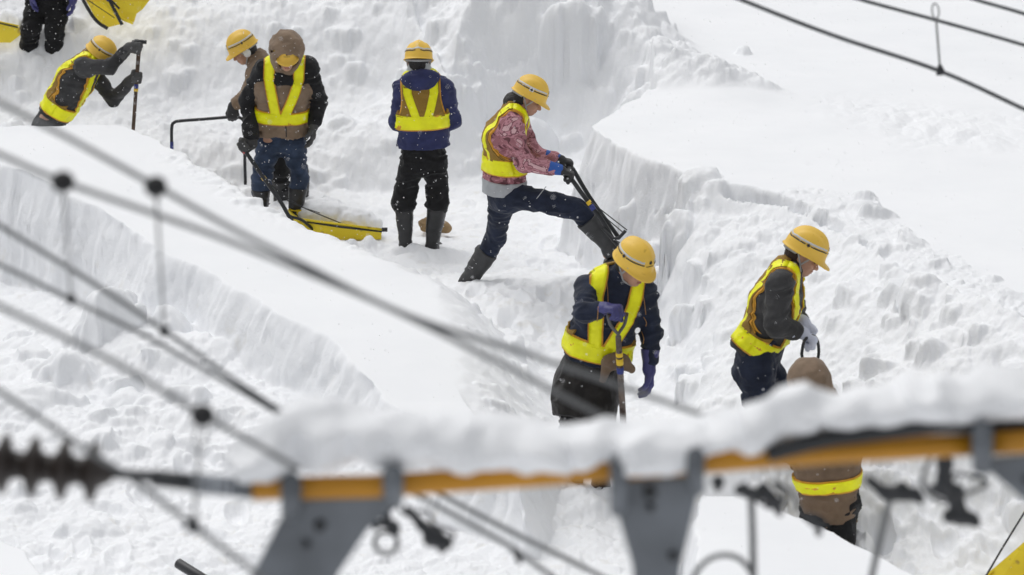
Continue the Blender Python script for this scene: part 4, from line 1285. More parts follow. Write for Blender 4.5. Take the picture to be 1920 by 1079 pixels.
CAST['front'] = make_person(dict(id='7 front', seed=7.9, Y0=17.0,
    label='worker in a dark navy jacket with indigo gloves resting one hand on a shovel grip',
    j=dict(pel=(1108, 695, .02), hem=(1118, 668, .0), chest=(1142, 580, -.05), nk=(1156, 525, -.09), head=(1186, 496, -.20), shR=(1104, 540, -.07), shL=(1206, 552, -.03), elR=(1094, 588, -.28), elL=(1222, 622, -.03),
           wrR=(1133, 572, -.36), wrL=(1217, 690, -.08), hipR=(1084, 712, 0), hipL=(1132, 712, 0), knR=(1074, 815, -.08), knL=(1124, 812, -.08), ankR=(1076, 914, -.0), ankL=(1126, 905, .03)),
    hf=(.56, -.62, -.40), footR=(.1, -1, 0), footL=(.25, -1, 0),
    handR=('grip', G7, (.5, .85, 0), 1), handL=('open', (.02, -.05, -1), (-1, -.2, 0), (.35, .5, .4)), glove=dict(mat='glove_blue', cuff=.11), hs=1.1,
    jacket=dict(mat='dark_navy', a=(.11, .185, .18, .195), b=(.09, .14, .135, .145)), trousers=dict(mat='black_trouser', tuck=.5, boottop=.35),
    hairmat='hair', helmet_opt=dict(s=.93, peak=.8), vest=dict(belt=(.03, .14), bot_x=.04, top_x=.12, strap_w=.075, back_bot=.04)))

CAST['right'] = make_person(dict(id='8 right', seed=8.8, Y0=16.9,
    label='worker in a black pullover and white cotton gloves walking along the right hand rubble slope',
    j=dict(pel=(1422, 668, 0), hem=(1404, 664, 0), chest=(1456, 564, -.0), nk=(1475, 512, .0), head=(1505, 478, .0), shR=(1462, 538, -.18), shL=(1476, 532, .18), elR=(1455, 612, -.24), elL=(1494, 598, .20),
           wrR=(1495, 640, -.22), wrL=(1515, 640, .1), hipR=(1418, 676, -.1), hipL=(1424, 676, .1), knR=(1424, 785, -.12), knL=(1478, 775, .10), ankR=(1400, 895, -.1), ankL=(1478, 884, .12)),
    hf=(.88, -.16, -.44), hu=(.4, 0, .92), footR=(1, -.05, 0), footL=(1, 0, 0),
    handR=('grip', G8, (.1, 1, -.1), 1), handL=('grip', G8 + np.array([.02, .22, 0]), (.1, 1, -.1), 1), glove=dict(mat='glove_white', cuff=.07), hs=1.08,
    jacket=dict(mat='charcoal', a=(.11, .18, .165, .175), b=(.09, .135, .125, .135)), trousers=dict(mat='dark_navy', tuck=.5, boottop=.4, fat=1.05),
    hairmat='brown_cap', helmet_opt=dict(s=.95), vest=dict(belt=(.04, .145), top_x=.12, strap_w=.05, back_bot=.09)))

CAST['crouched'] = make_person(dict(id='9 hood', seed=4.4, Y0=15.95,
    label='worker in a brown hooded coat with a bright belt, half hidden by the snowy crossarm',
    j=dict(pel=(1556, 935, 0), hem=(1556, 976, 0), chest=(1548, 812, .0), nk=(1534, 752, -.0), head=(1518, 727, .05), shR=(1588, 775, 0), shL=(1492, 775, 0), elR=(1600, 850, .06), elL=(1480, 845, .08),
           wrR=(1575, 880, .28), wrL=(1505, 878, .28), hipR=(1580, 950, 0), hipL=(1532, 950, 0), knR=(1576, 1010, -.1), knL=(1534, 1010, -.1), ankR=(1572, 1110, .05), ankL=(1534, 1112, .05)),
    hf=(-.25, .9, -.35), footR=(.15, 1, 0), footL=(-.15, 1, 0),
    handR=('open', (-.6, .7, -.2), (0, -.2, 1)), handL=('open', (.6, .7, -.2), (0, -.2, 1)), glove=dict(mat='glove_black'),
    jacket=dict(mat='brown_coat', fat=.93, a=(.11, .185, .185, .165), b=(.09, .14, .15, .15)), trousers=dict(mat='black_trouser', tuck=.5, boottop=.4, fat=.96),
    hood=dict(mat='tan', closed=True, s=.80), helmet=False, vest=dict(straps=False, back_panel=False, belt=(.215, .28), top_x=.12, strap_w=.06, back_bot=.06)))
# ------------------------------------------------------------------ tools
M['wood'] = mat_plain('weathered_wood', (.085, .055, .038), rough=.8, var=.45, vscale=18, bump=.3, bscale=60)
M['wood_grey'] = mat_plain('grey_brown_shaft', (.16, .125, .105), rough=.7, var=.45, vscale=12, bump=.2, bscale=60, dirt=(.05, .03, .02), dscale=16, dthr=.5)
M['black_tube'] = mat_plain('black_painted_steel', (.018, .019, .022), rough=.42, var=.3)
M['yellow_plastic'] = mat_plain('yellow_plastic_tray', (.88, .68, .03), rough=.5, var=.08, vscale=6, bump=.1, bscale=14, dirt=(.52, .36, .05), dscale=12, dthr=.62)
M['tape_blue'] = mat_plain('blue_tape', (.03, .045, .22), rough=.5)
M['tape_yellow'] = mat_plain('yellow_tape', (.85, .55, .03), rough=.5)
M['red_tape'] = mat_plain('red_tape', (.5, .06, .06), rough=.5)
M['steel'] = mat_plain('dull_steel', (.12, .12, .125), rough=.45, metal=.6, var=.3)
TG = 'snow clearing tools'

def part(mb, name, mat, parent, base): return mb.build(name, M[mat], parent, base)

def shovel_blade(top, dirn, side, L=.32, Wd=.13):
    d = unit(dirn); s = unit(side - d * np.dot(side, d)); n = np.cross(d, s)
    V = []; F = []
    R_ = 9; C_ = 9
    for lay in (0, .004):
        for i in range(R_ + 1):
            t = i / R_; w = Wd * (min(1, .45 + 2.2 * t) if t < .3 else 1) * (1 - .55 * max(0, t - .78) / .22)
            for k in range(C_ + 1):
                u = k / C_ * 2 - 1
                V.append(top + d * (L * t) + s * (w * u) + n * (.035 * u * u + .02 * math.sin(t * 3) + lay))
    Wn = C_ + 1; n_ = (R_ + 1) * Wn
    for i in range(R_):
        for k in range(C_):
            a = i * Wn + k; F.append((a, a + 1, a + Wn + 1, a + Wn)); F.append((n_ + a, n_ + a + Wn, n_ + a + Wn + 1, n_ + a + 1))
        for k in (0, C_):
            a = i * Wn + k; F.append((a, a + Wn, n_ + a + Wn, n_ + a))
    for k in range(C_):
        for i in (0, R_):
            a = i * Wn + k; F.append((a, a + 1, n_ + a + 1, n_ + a))
    return V, F

# wooden shovel of the leaning worker
dn = unit(g2b - g2a)
t = empty('shovel', g2b); tag(t, 'shovel with a dark wooden shaft held upright by the leaning worker at far left', 'shovel', TG)
b_ = g2b
m = MB(); m.add(*tube([g2a - dn * .02, g2a + (g2b - g2a) * .5, g2b + dn * .12], [.019, .0155, .0155], 12)); part(m, 'shaft', 'wood', t, b_)
m = MB(); m.add(*tube([g2a - dn * .02 - X_ * .06, g2a - dn * .025, g2a - dn * .02 + X_ * .06], .017, 12)); part(m, 'grip', 'black_tube', t, b_)
a0 = g2a + (g2b - g2a) * .475
m = MB(); m.add(*tube([a0, a0 + dn * .035], .0185, 12)); part(m, 'blue_tape', 'tape_blue', t, b_)
m = MB(); m.add(*tube([a0 + dn * .037, a0 + dn * .06], .0188, 12)); part(m, 'yellow_tape', 'tape_yellow', t, b_)
m = MB(); m.add(*shovel_blade(g2b + dn * .1, dn, X_)); part(m, 'blade', 'steel', t, b_)

# front worker's shovel with a steel fork grip
f0 = G7; top_l = P(1139, 594, 16.6); top_r = P(1176, 590, 16.66); fk = P(1159, 628, 16.62); sh_b = P(1169, 795, 16.75)
dn = unit(sh_b - fk)
t = empty('shovel', sh_b + dn * .3); tag(t, 'upright shovel with a steel fork grip under the indigo glove of the front worker', 'shovel', TG); b_ = sh_b + dn * .3
m = MB(); m.add(*tube([top_l, (top_l + top_r) / 2 + Z * .006, top_r], .013, 10)); part(m, 'grip', 'wood', t, b_)
m = MB()
for e in (top_l, top_r): m.add(*tube(smooth_path([e + Z * .01, e + (fk - e) * .5 + (e - (top_l + top_r) / 2) * .18, fk, fk + dn * .05], 6), [.010] * 18 + [.014], 10))
part(m, 'fork', 'steel', t, b_)
m = MB(); m.add(*tube([fk + dn * .01, fk + dn * .2, sh_b + dn * .05], [.017, .0185, .0195], 12)); part(m, 'shaft', 'wood_grey', t, b_)
for (y0, y1, mt, nm) in ((661, 668, 'tape_yellow', 'yellow_tape'), (672, 683, 'tape_yellow', 'yellow_tape'), (688, 699, 'tape_blue', 'blue_tape')):
    q0 = fk + (sh_b - fk) * ((y0 - 628) / 167.); q1 = fk + (sh_b - fk) * ((y1 - 628) / 167.)
    m = MB(); m.add(*tube([q0, q1], .0215, 12)); part(m, nm, mt, t, b_)
m = MB(); m.add(*shovel_blade(sh_b, dn, X_, .36, .12)); part(m, 'blade', 'steel', t, b_)

# right worker's tool: black loop handle
c0 = G8
lp = [P(1503, 664, 16.6), P(1508, 640, 16.66), P(1520, 630, 16.72), P(1530, 634, 16.8), P(1535, 652, 16.86), P(1533, 674, 16.86), P(1520, 700, 16.86)]
be = P(1512, 830, 17.0)
t = empty('shovel', be + np.array([0, 0, -.3])); b_ = be + np.array([0, 0, -.3])
tag(t, 'tool with a black loop handle held by the white gloved worker', 'shovel', TG)
m = MB(); m.add(*tube(smooth_path(lp, 6), .0095, 10)); m.add(*tube(smooth_path([lp[0], P(1509, 690, 16.7), P(1519, 705, 16.86)], 6), .0095, 10)); part(m, 'loop_handle', 'black_tube', t, b_)
m = MB(); m.add(*tube([P(1520, 700, 16.86), be], .0145, 10)); part(m, 'shaft', 'wood_grey', t, b_)
m = MB(); m.add(*shovel_blade(be - Z * .02, be - P(1520, 700, 16.86), X_, .3, .12)); part(m, 'blade', 'steel', t, b_)

# ---- snow scoops (tray + bent tube handle)
def scoop_tray(NL, NR, FL, depth=.19, up=Z, drop_r=.09, thick=.007):
    "NL rear near rim corner, NR mouth near rim corner, FL rear far rim corner"
    NL, NR, FL = map(np.asarray, (NL, NR, FL)); Lv = NR - NL; Wv = FL - NL; FR = NR + Wv
    mb = MB()
    up = unit(up)
    def wall(a, b, c_, d_):      # quad panel with thickness, a-b rim, c-d bottom
        n = unit(np.cross(b - a, d_ - a)) * thick
        n_ = 10
        V = []; F = []
        for lay in (0, 1):
            for i in range(n_ + 1):
                for j in range(5):
                    u, v = i / n_, j / 4
                    p = (a * (1 - u) + b * u) * (1 - v) + (d_ * (1 - u) + c_ * u) * v
                    rib = .006 * math.sin(u * n_ * 1.6)
                    V.append(p + n * (lay + rib / thick * math.sin(v * 3.14)))
        W_ = 5; N_ = (n_ + 1) * 5
        for i in range(n_):
            for j in range(4):
                q = i * W_ + j; F.append((q, q + 1, q + W_ + 1, q + W_)); F.append((N_ + q, N_ + q + W_, N_ + q + W_ + 1, N_ + q + 1))
            for j in (0, 4):
                q = i * W_ + j; F.append((q, q + W_, N_ + q + W_, N_ + q))
        for j in range(4):
            for i in (0, n_):
                q = i * W_ + j; F.append((q, q + 1, N_ + q + 1, N_ + q))
        mb.add(V, F)
    ins = .05
    Lu, Wu = unit(Lv), unit(Wv)
    bNL = NL - up * depth + Wu * ins + Lu * .04; bFL = FL - up * depth - Wu * ins + Lu * .04
    bNR = NR - up * drop_r + Wu * ins * .4; bFR = FR - up * drop_r - Wu * ins * .4
    wall(NL, NR, bNR, bNL); wall(FL, FR, bFR, bFL); wall(NL, FL, bFL, bNL); wall(bNL, bNR, bFR, bFL)
    rim = MB(); rim.add(*tube([NR, NL, FL, FR], .011, 8))
    return mb, rim, (bNL, bNR, bFL, bFR, FR)

# the hooded worker's scoop
NL, NR, FL = G(560, 411, .16), G(716, 431, .10), G(541, 393, .18)
base4 = G(600, 430, 0)
t = empty('snow_scoop', base4); tag(t, 'yellow plastic snow scoop lying in the snow, pulled by the hooded worker', 'snow scoop', TG)
mb, rim, (bNL, bNR, bFL, bFR, FR) = scoop_tray(NL, NR, FL)
tr_ = part(mb, 'tray', 'yellow_plastic', t, base4); part(rim, 'rim', 'yellow_plastic', tr_, base4)
h0 = G4 + unit(G4 - P(550, 430, 22.9)) * .04
e1 = P(552, 427, 22.95); k1 = P(502, 345, 23.1)
m = MB(); m.add(*tube(smooth_path([h0, G4, k1, P(530, 385, 23.0), e1], 8), .0165, 12))
m.add(*tube(smooth_path([P(527, 380, 23.0), P(541, 404, 23.05), P(566, 413, 23.1), bNL + Z * .10 + unit(NR - NL) * .1], 6), .0125, 10))
m.add(*tube([NL - Z * .02 + X_ * .05, (NL + NR) / 2 - Z * .018 - Y_ * .015, NR - Z * .015], .009, 8))
m.add(*tube([NR + X_ * .0, NR + X_ * .045 + Z * .0], .018, 8))
part(m, 'handle', 'black_tube', t, base4)
for (a, b, mt, nm) in ((.56, .63, 'tape_blue', 'blue_tape'), (.66, .73, 'tape_yellow', 'yellow_tape'), (.0, .05, 'red_tape', 'red_tape')):
    q = [P(458 + 44 * v, 283 + 62 * v, 23.24 - .12 * v) for v in (a * 1.2, b * 1.2)]
    m = MB(); m.add(*tube(q, .0195, 12)); part(m, nm, mt, t, base4)
m = MB()
m.add(*tube(smooth_path([P(508, 347, 23.1), P(560, 385, 23.1), P(642, 420, 23.2)], 8), .0045, 6))
m.add(*tube(smooth_path([P(505, 350, 23.1), P(545, 380, 23.1), P(600, 400, 23.25)], 8), .0035, 6))
part(m, 'cord', 'black_tube', t, base4)
q = SD(.06)
for (x, y, z, r, hh) in ((590, 407, .10, .15, .13), (630, 410, .10, .17, .14), (668, 418, .08, .14, .11), (695, 426, .05, .10, .09), (610, 400, .10, .16, .12), (570, 402, .10, .10, .09)):
    c = G(x, y, z); q.add(ell(c, np.eye(3), (r, r, hh)))
o = sdf_obj('snow_heap', q, .014, M['snow_lump'], None, G(630, 411, 0), fold=.020, fscale=(9, 9, 9), fine=.006)
tag(o, 'heap of loose snow filling the yellow scoop of the hooded worker', 'snow heap')

# scoop handle held by the tan coated worker: bent black tube
Yh = 24.28
pts = [P(322, 282, Yh), P(322, 240, Yh), P(327, 230, Yh), P(340, 227, Yh), P(380, 224, Yh), P(430, 220, Yh), P(446, 220, Yh), P(456, 226, Yh), P(459, 240, Yh), P(459, 300, Yh), P(460, 338, Yh - .05)]
bs = P(390, 345, Yh - .1)
t = empty('snow_scoop', bs); tag(t, 'black tubular handle of a snow scoop standing between the leaning and hooded workers', 'snow scoop', TG)
m = MB(); m.add(*tube(smooth_path(pts, 5) + [P(460, 345, Yh - .1)], .0135, 12)); m.add(*tube([pts[0], P(322, 330, Yh - .1)], .0135, 10)); part(m, 'handle', 'black_tube', t, bs)
m = MB(); m.add(*tube([P(322, 266, Yh), P(322, 281, Yh)], .0155, 12)); part(m, 'blue_tape', 'tape_blue', t, bs)
c_ = P(322, 330, Yh - .1)
mb, rim, _ = scoop_tray(c_ + np.array([0, -.1, -.30]), c_ + np.array([-.05, -.75, -.36]), c_ + np.array([.6, -.1, -.30])); 
tr_ = part(mb, 'tray', 'yellow_plastic', t, bs); part(rim, 'rim', 'yellow_plastic', tr_, bs)

# the striding worker's scoop
A0, B0 = G6R + np.array([-.0, -.03, 0]), G6L + Y_ * .03
e1, e2 = P(1152, 454, 20.62), P(1174, 434, 20.62) + Y_ * .25
t = empty('snow_scoop', e1); tag(t, 'long black snow scoop handle pushed forward by the worker in pink camouflage', 'snow scoop', TG)
m = MB()
m.add(*tube(smooth_path([P(1152, 454, 20.62), P(1128, 412, 20.66), P(1096, 370, 20.72), A0 + X_ * .03 - Z * .03, A0 + Y_ * .05, (A0 + B0) / 2, B0 - Y_ * .05, B0 + X_ * .03 - Z * .03, P(1107, 372, 21.15), P(1160, 446, 21.0)], 7), .0165, 12))
m.add(*tube([P(1130, 428, 20.63), P(1148, 448, 20.6), P(1160, 447, 20.6), P(1173, 433, 20.6)], .013, 10))
m.add(*tube([P(1148, 448, 20.62), P(1166, 470, 20.6)], .015, 10))
part(m, 'handle', 'black_tube', t, e1)
for (a, b, mt, nm) in ((.40, .455, 'tape_yellow', 'yellow_tape'), (.465, .54, 'tape_blue', 'blue_tape')):
    q = [P(1069 + 83 * v, 336 + 118 * v - 6 * math.sin(v * 3.1), 20.73 - .1 * v) for v in (a, b)]
    m = MB(); m.add(*tube(q, .0195, 12)); part(m, nm, mt, t, e1)
m = MB(); m.add(*tube([P(1108, 379, 20.66), P(1176, 432, 20.6)], .004, 6)); m.add(*tube([P(1106, 384, 20.68), P(1168, 436, 20.62)], .004, 6)); part(m, 'cord', 'black_tube', t, e1)
mb, rim, _ = scoop_tray(P(1166, 462, 20.6), P(1215, 482, 20.45), P(1170, 455, 20.95), depth=.12)
tr_ = part(mb, 'tray', 'black_tube', t, e1); part(rim, 'rim', 'black_tube', tr_, e1)

# scoop standing at the top left
Yt = 26.6
bt = P(215, 52, Yt)
t = empty('snow_scoop', bt); tag(t, 'yellow snow scoop tipped on its side at the top edge', 'snow scoop', TG)
poly = [P(x, y, Yt + dy) for x, y, dy in ((176, -12, .12), (198, 12, .08), (228, 36, .03), (248, 46, .0), (252, 40, .0), (256, 26, .0), (268, 17, .02), (284, -4, .05), (300, -60, .1), (210, -80, .15))]
m = MB(); m.add(*prism(poly, (0, .03, 0))); tr_ = m.build('tray', M['yellow_plastic'], t, bt, smooth=False)
m = MB(); m.add(*tube(smooth_path([P(158, -25, Yt), P(176, -14, Yt), P(198, 10, Yt - .02), P(228, 35, Yt - .04), P(250, 44, Yt - .04)], 5), .012, 8)); part(m, 'rim', 'yellow_plastic', tr_, bt)
poly = [P(x, y, Yt + .3) for x, y in ((150, -20), (185, 44), (204, 51), (232, 44), (200, 5), (180, -20))]
m = MB(); m.add(*prism(poly, (0, .02, 0))); m.build('far_wall', M['yellow_plastic'], tr_, bt, smooth=False)
m = MB(); m.add(*tube(smooth_path([P(146, -20, Yt - .05), P(160, 8, Yt - .05), P(174, 31, Yt - .05), P(186, 44, Yt - .05), P(202, 54, Yt - .05)], 6), .016, 10))
m.add(*tube([P(190, -30, Yt - .06), P(205, 0, Yt - .06), P(229, 47, Yt - .08)], .016, 10)); part(m, 'handle', 'black_tube', t, bt)
m = MB(); m.add(*tube([P(158, -4, Yt - .03), P(215, 34, Yt - .03)], .004, 6)); m.add(*tube([P(206, -2, Yt - .09), P(224, 17, Yt - .09)], .010, 6)); part(m, 'cord', 'black_tube', t, bt)
m = MB(); m.add(*tube([P(199, -10, Yt - .06), P(204, 2, Yt - .06)], .019, 10)); part(m, 'blue_tape', 'tape_blue', t, bt)

# scoop at the left edge
bt = P(10, 60, 26.8)
t = empty('snow_scoop', bt); tag(t, 'yellow scoop edge poking out of the snow at the left border', 'snow scoop', TG)
poly = [P(x, y, 26.8) for x, y in ((-60, 30), (0, 40), (36, 48), (38, 66), (20, 80), (-60, 80))]
m = MB(); m.add(*prism(poly, (0, .02, 0))); tr_ = m.build('tray', M['yellow_plastic'], t, bt, smooth=False)
m = MB(); m.add(*tube([P(-60, 32, 26.77), P(0, 44, 26.77), P(34, 52, 26.77)], .007, 8)); part(m, 'rim', 'black_tube', tr_, bt)

# scoop at the bottom right corner
Yb = 14.9
bt = P(1900, 1075, Yb)
t = empty('snow_scoop', bt); tag(t, 'yellow scoop corner with a thin black rod at the bottom right corner', 'snow scoop', TG)
mb, rim, _ = scoop_tray(P(1846, 1084, Yb - .05), P(1846, 1084, Yb - .05) + np.array([.25, -.62, -.08]), P(1922, 1018, Yb + .28), depth=.16)
tr_ = part(mb, 'tray', 'yellow_plastic', t, bt); part(rim, 'rim', 'yellow_plastic', tr_, bt)
m = MB(); m.add(*prism([P(1846, 1082, Yb), P(1922, 1016, Yb + .15), P(2010, 960, Yb + .3), P(2010, 1130, Yb), P(1850, 1130, Yb - .1)], (0, -.015, .01))); m.build('side_wall', M['yellow_plastic'], tr_, bt, smooth=False)
m = MB(); m.add(*tube([P(1846, 1085, Yb - .1), P(1880, 1027, Yb - .1), P(1940, 930, Yb - .05)], .0055, 8)); part(m, 'handle', 'black_tube', t, bt)

# black pipe end, bottom left
a, b = P(333, 1056, 15.3), P(420, 1110, 15.1)
m = MB(); n_ = 18
d = unit(b - a)
m.add(*lathe(a, d, [(0, .018), (0, .026), (.004, .029), (.5, .029), (.5, .01)], 18)); m.add(*lathe(a, d, [(.0, .026), (.06, .024), (.06, .0)], 18))
o = m.build('pipe', M['black_tube'], None, a); tag(o, 'short black pipe end lying in the snow at the bottom edge', 'pipe')

# brown cloth bundle half buried behind the navy worker's boots
q = SD(.03); c = G(812, 422, .06)
q.add(ell(c, np.eye(3), (.125, .09, .060))); q.add(ell(c + np.array([.10, 0, -.03]), np.eye(3), (.05, .06, .04)))
o = sdf_obj('cloth_bundle', q, .007, mat_cloth('ochre_brown_cloth', (.27, .18, .09), .3), None, c, fold=.012)
tag(o, 'brown cloth bundle half buried in snow behind the tall black boots', 'bundle')

# extras on workers
w7 = CAST['front']; b7 = w7['body']; hs7 = w7['hipS']
q = SD(.04); q.add(ecap(P(1092, 786, 16.93), P(1098, 735, 16.98), hs7, (.185, .15), (.185, .145), flat0=True)); q.add(ecap(P(1098, 735, 16.98), P(1116, 655, 17.0), hs7, (.185, .145), (.165, .13)))
sdf_obj('apron', q, .0075, mat_cloth('black_brown_apron', (.014, .012, .011), .4, rough=.6, bump=.8, bscale=14), b7, w7['base'], fold=.016, fscale=(11, 11, 5), seed=2)
q = SD(.03); q.add(ell(P(1152, 678, 16.80), np.eye(3), (.080, .04, .050))); q.add(cap(P(1140, 680, 16.77), P(1130, 712, 16.8), .035, .018)); q.add(cap(P(1170, 680, 16.8), P(1183, 693, 16.8), .03, .02))
sdf_obj('tied_cloth', q, .0055, M['brown_coat'], b7, w7['base'], fold=.011, fscale=(16, 16, 10), seed=2)
# stitched seams on the dark navy jacket: thin cords laid on the surface
def seam(ctx, pts, r=.0028, mat='cord_orange', off=.0):
    sd = ctx['jsd']; out = []
    camv = None
    for p in smooth_path(pts, 8):
        p = np.asarray(p, float)
        dirn = unit(p - np.array([0, 0, CAM_H]))
        q = (p - dirn * .35)[None]
        for _ in range(40):
            dd = sd.ev(q) - fold_noise(q[:, 0] + ctx['sp']['seed'], q[:, 1], q[:, 2], (9, 9, 20), .013) - .001
            q = q + dirn * np.clip(dd, -.04, .04)[:, None] * .8
        out.append(q[0])
    m = MB(); m.add(*tube(out, r, 6)); m.build('seam', M[mat], ctx['jac'], ctx['base'])
seam(w7, [P(1137, 520, 17), P(1140, 560, 17), P(1139, 600, 17)])
seam(w7, [P(1122, 575, 17), P(1120, 600, 17), P(1117, 622, 17)])
seam(w7, [P(1200, 540, 17), P(1207, 560, 17), P(1211, 590, 17)])
seam(w7, [P(1207, 595, 17), P(1212, 605, 17), P(1211, 612, 17)])
seam(w7, [P(1203, 622, 17), P(1207, 635, 17), P(1206, 645, 17)])
w4 = CAST['hooded']
seam(w4, [P(533, 216, 23.5), P(536, 240, 23.5), P(537, 258, 23.5)], .005, 'black_tube')
# grey translucent hood at the neck of the navy worker
w5 = CAST['nav_back']; H5 = w5['H']; n5 = w5['nk']
q = SD(.03); q.add(ecap(n5 + Z * .0, H5 - Z * .0, X_, (.125, .085), (.078, .095))); q.add(ell(n5 - Y_ * .05 + Z * .01, np.eye(3), (.13, .06, .03)))
sdf_obj('translucent_hood', q, .006, M['clear_grey'], w5['body'], w5['base'], fold=.012, fscale=(20, 20, 9), seed=2)
# white ear muffs of the tan coated worker
w3 = CAST['tan_behind']; hS, hF, hU = w3['hfr']
for q_ in (1, -1):
    q = SD(.01).add(ell(w3['H'] + hS * q_ * .085 - hU * .015, w3['hfr'], (.016, .034, .042)))
    sdf_obj('ear_warmer', q, .004, M['white'], w3['body'], w3['base'])
# pen pocket zip on the striding worker's thigh
w6 = CAST['camo']
m = MB(); m.add(*tube([P(1006, 373, 20.62), P(1024, 350, 20.62)], .003, 6)); m.build('pocket_zip', M['strap'], w6['body'], w6['base'])
# stripe on the leaning worker's trousers
# ------------------------------------------------------------------ overhead line hardware in the foreground
M['orange_tube'] = mat_plain('orange_insulated_tube', (.52, .235, .008), rough=.45, var=.12)
M['galv'] = mat_plain('galvanised_steel', (.15, .165, .185), rough=.5, metal=.2, var=.2, vscale=9)
M['dark_metal'] = mat_plain('dark_fittings', (.02, .022, .026), rough=.5, var=.3)
M['porcelain'] = mat_plain('dark_brown_insulator', (.022, .015, .012), rough=.35, var=.3)
M['wire'] = mat_plain('grey_wire', (.15, .155, .16), rough=.55, var=.25)
M['wire_far'] = mat_plain('dark_grey_wire', (.11, .115, .12), rough=.55, var=.25)
M['wire_light'] = mat_plain('pale_galvanised_rod', (.17, .175, .18), rough=.5, var=.15)
M['ball'] = mat_plain('black_rubber_ball', (.006, .006, .008), rough=.6)
M['paint_white'] = mat_plain('white_print_bands', (.5, .53, .58), rough=.5)
YB = 5.3
def beam_y(x): return float(np.interp(x, [240, 475, 700, 1000, 1300, 1550, 1920, 2300], [893, 917, 912, 892, 868, 848, 828, 806]))
bp = P(700, 912, YB)
t = empty('line_bracket', bp); tag(t, 'out of focus overhead line bracket with an orange tube, grey plates and ribbed insulator', 'line bracket')
t['group'] = 'overhead line hardware'
# insulator
a, b = P(-260, 846, YB), P(190, 887, YB); ax = unit(b - a); Ln = float(np.linalg.norm(b - a))
prof = [(0, .0)]
n_ = 8; pitch = Ln * .1235
for i in range(n_):
    s0 = Ln - .012 - pitch * (n_ - 1 - i)
    prof += [(s0 - pitch * .55, .026), (s0 - .022, .028), (s0 - .010, .057), (s0 + .000, .060), (s0 + .010, .030)]
prof += [(Ln + .02, .017), (Ln + .025, 0)]
m = MB(); m.add(*lathe(a, ax, prof, 28)); m.build('insulator', M['porcelain'], t, bp)
m = MB(); m.add(*tube([P(180, 886, YB), P(290, 894, YB), P(300, 897, YB)], [.010, .011, .016], 14)); m.add(*tube([P(285, 896, YB), P(372, 906, YB)], .0165, 16)); m.build('end_fitting', M['dark_metal'], t, bp)
m = MB(); m.add(*tube([P(360, 905, YB), P(480, 918, YB)], .019, 16)); rod = m.build('grey_tube', M['galv'], t, bp)
m = MB()
for x in (383, 398, 405, 418, 430): m.add(*tube([P(x, beam_y(x), YB), P(x + 4, beam_y(x + 4), YB)], .0195, 16))
m.build('printed_marks', M['paint_white'], rod, bp)
m = MB(); m.add(*tube([P(x, beam_y(x), YB) for x in list(range(475, 1825, 75)) + [1830]], .0225, 18)); m.build('orange_tube', M['orange_tube'], t, bp)
m = MB(); m.add(*tube([P(x, beam_y(x), YB) for x in range(1855, 2300, 60)], .0225, 18)); m.build('orange_tube', M['orange_tube'], t, bp)
def plate(poly, ups, bolts):
    m = MB(); m.add(*prism([P(x, y, YB) for x, y in poly], (0, .022, 0))); pl = m.build('plate', M['galv'], t, bp, smooth=False)
    for (x, y0, y1, w_) in ups:
        m = MB(); m.add(*tube([P(x, y0, YB - .055), P(x, y1, YB - .03)], w_, 12)); m.add(*tube([P(x, y0, YB - .055), P(x, y0, YB + .03)], w_, 12)); m.build('clamp', M['galv'], pl, bp)
    for (x, y, r) in bolts:
        c = P(x, y, YB - .011); m = MB(); m.add(*lathe(c, (0, -1, 0), [(0, r), (.010, r), (.012, r * .7), (.012, 0)], 6)); m.build('bolt', M['dark_metal'], pl, bp)
plate([(548, 935), (735, 930), (758, 912), (742, 945), (690, 990), (640, 1065), (600, 1140), (440, 1140), (470, 1085), (520, 985)], [(546, 905, 965, .020), (737, 890, 938, .020)], [(600, 985, .012), (575, 1020, .008)])
plate([(1150, 905), (1315, 893), (1302, 950), (1276, 1060), (1268, 1140), (1190, 1140), (1186, 1060), (1158, 960)], [(1161, 868, 960, .018), (1304, 856, 920, .018)], [(1218, 922, .014), (1219, 950, .008), (1262, 1042, .010)])
plate([(1828, 862), (1880, 858), (1990, 850), (2060, 1000), (1930, 945), (1865, 890)], [(1842, 808, 880, .020)], [(1930, 900, .012)])
m = MB(); m.add(*tube(smooth_path([P(1440, 852, YB - .02), P(1540, 826, YB - .03), P(1640, 812, YB - .03), P(1760, 798, YB - .03), P(1850, 795, YB + .02), P(2050, 788, YB + .02)], 6), .016, 12)); m.build('black_cable', M['dark_metal'], t, bp)
# snow lying on it
tops = [(452, 885), (480, 835), (520, 775), (560, 752), (610, 758), (660, 780), (720, 770), (800, 775), (900, 785), (980, 790), (1040, 800), (1085, 792), (1140, 798), (1200, 814), (1280, 818), (1340, 794), (1400, 758), (1450, 730), (1500, 712), (1560, 708), (1620, 715), (1700, 716), (1780, 709), (1850, 703), (2100, 690)]
bots = [(452, 885), (560, 884), (640, 892), (700, 880), (780, 876), (840, 886), (900, 866), (960, 862), (1005, 884), (1060, 858), (1130, 850), (1200, 860), (1260, 856), (1300, 848), (1380, 842), (1420, 852), (1480, 832), (1600, 806), (1700, 793), (1800, 782), (2100, 760)]
q = SD(.03)
xs = np.arange(470, 2080, 22)
for i, x in enumerate(xs):
    tp = np.interp(x, *zip(*tops)) + np.interp(x, [480, 700, 1000, 1350, 1500, 1900], [4, 6, 6, 14, 22, 22]) + 7 * math.sin(x * .021) * math.sin(x * .0083 + 1); bo = np.interp(x, *zip(*bots))
    up_ = P(x, tp, YB); lo_ = P(x, bo, YB); hh = np.linalg.norm(up_ - lo_) / 2
    q.add(ell((up_ + lo_) / 2 + np.array([0, .022 + .014 * math.sin(i * 1.7), 0]), np.eye(3), (.034 + .012 * math.sin(i * 2.3), .060, hh * (.96 + .04 * math.sin(i * 1.1)))))
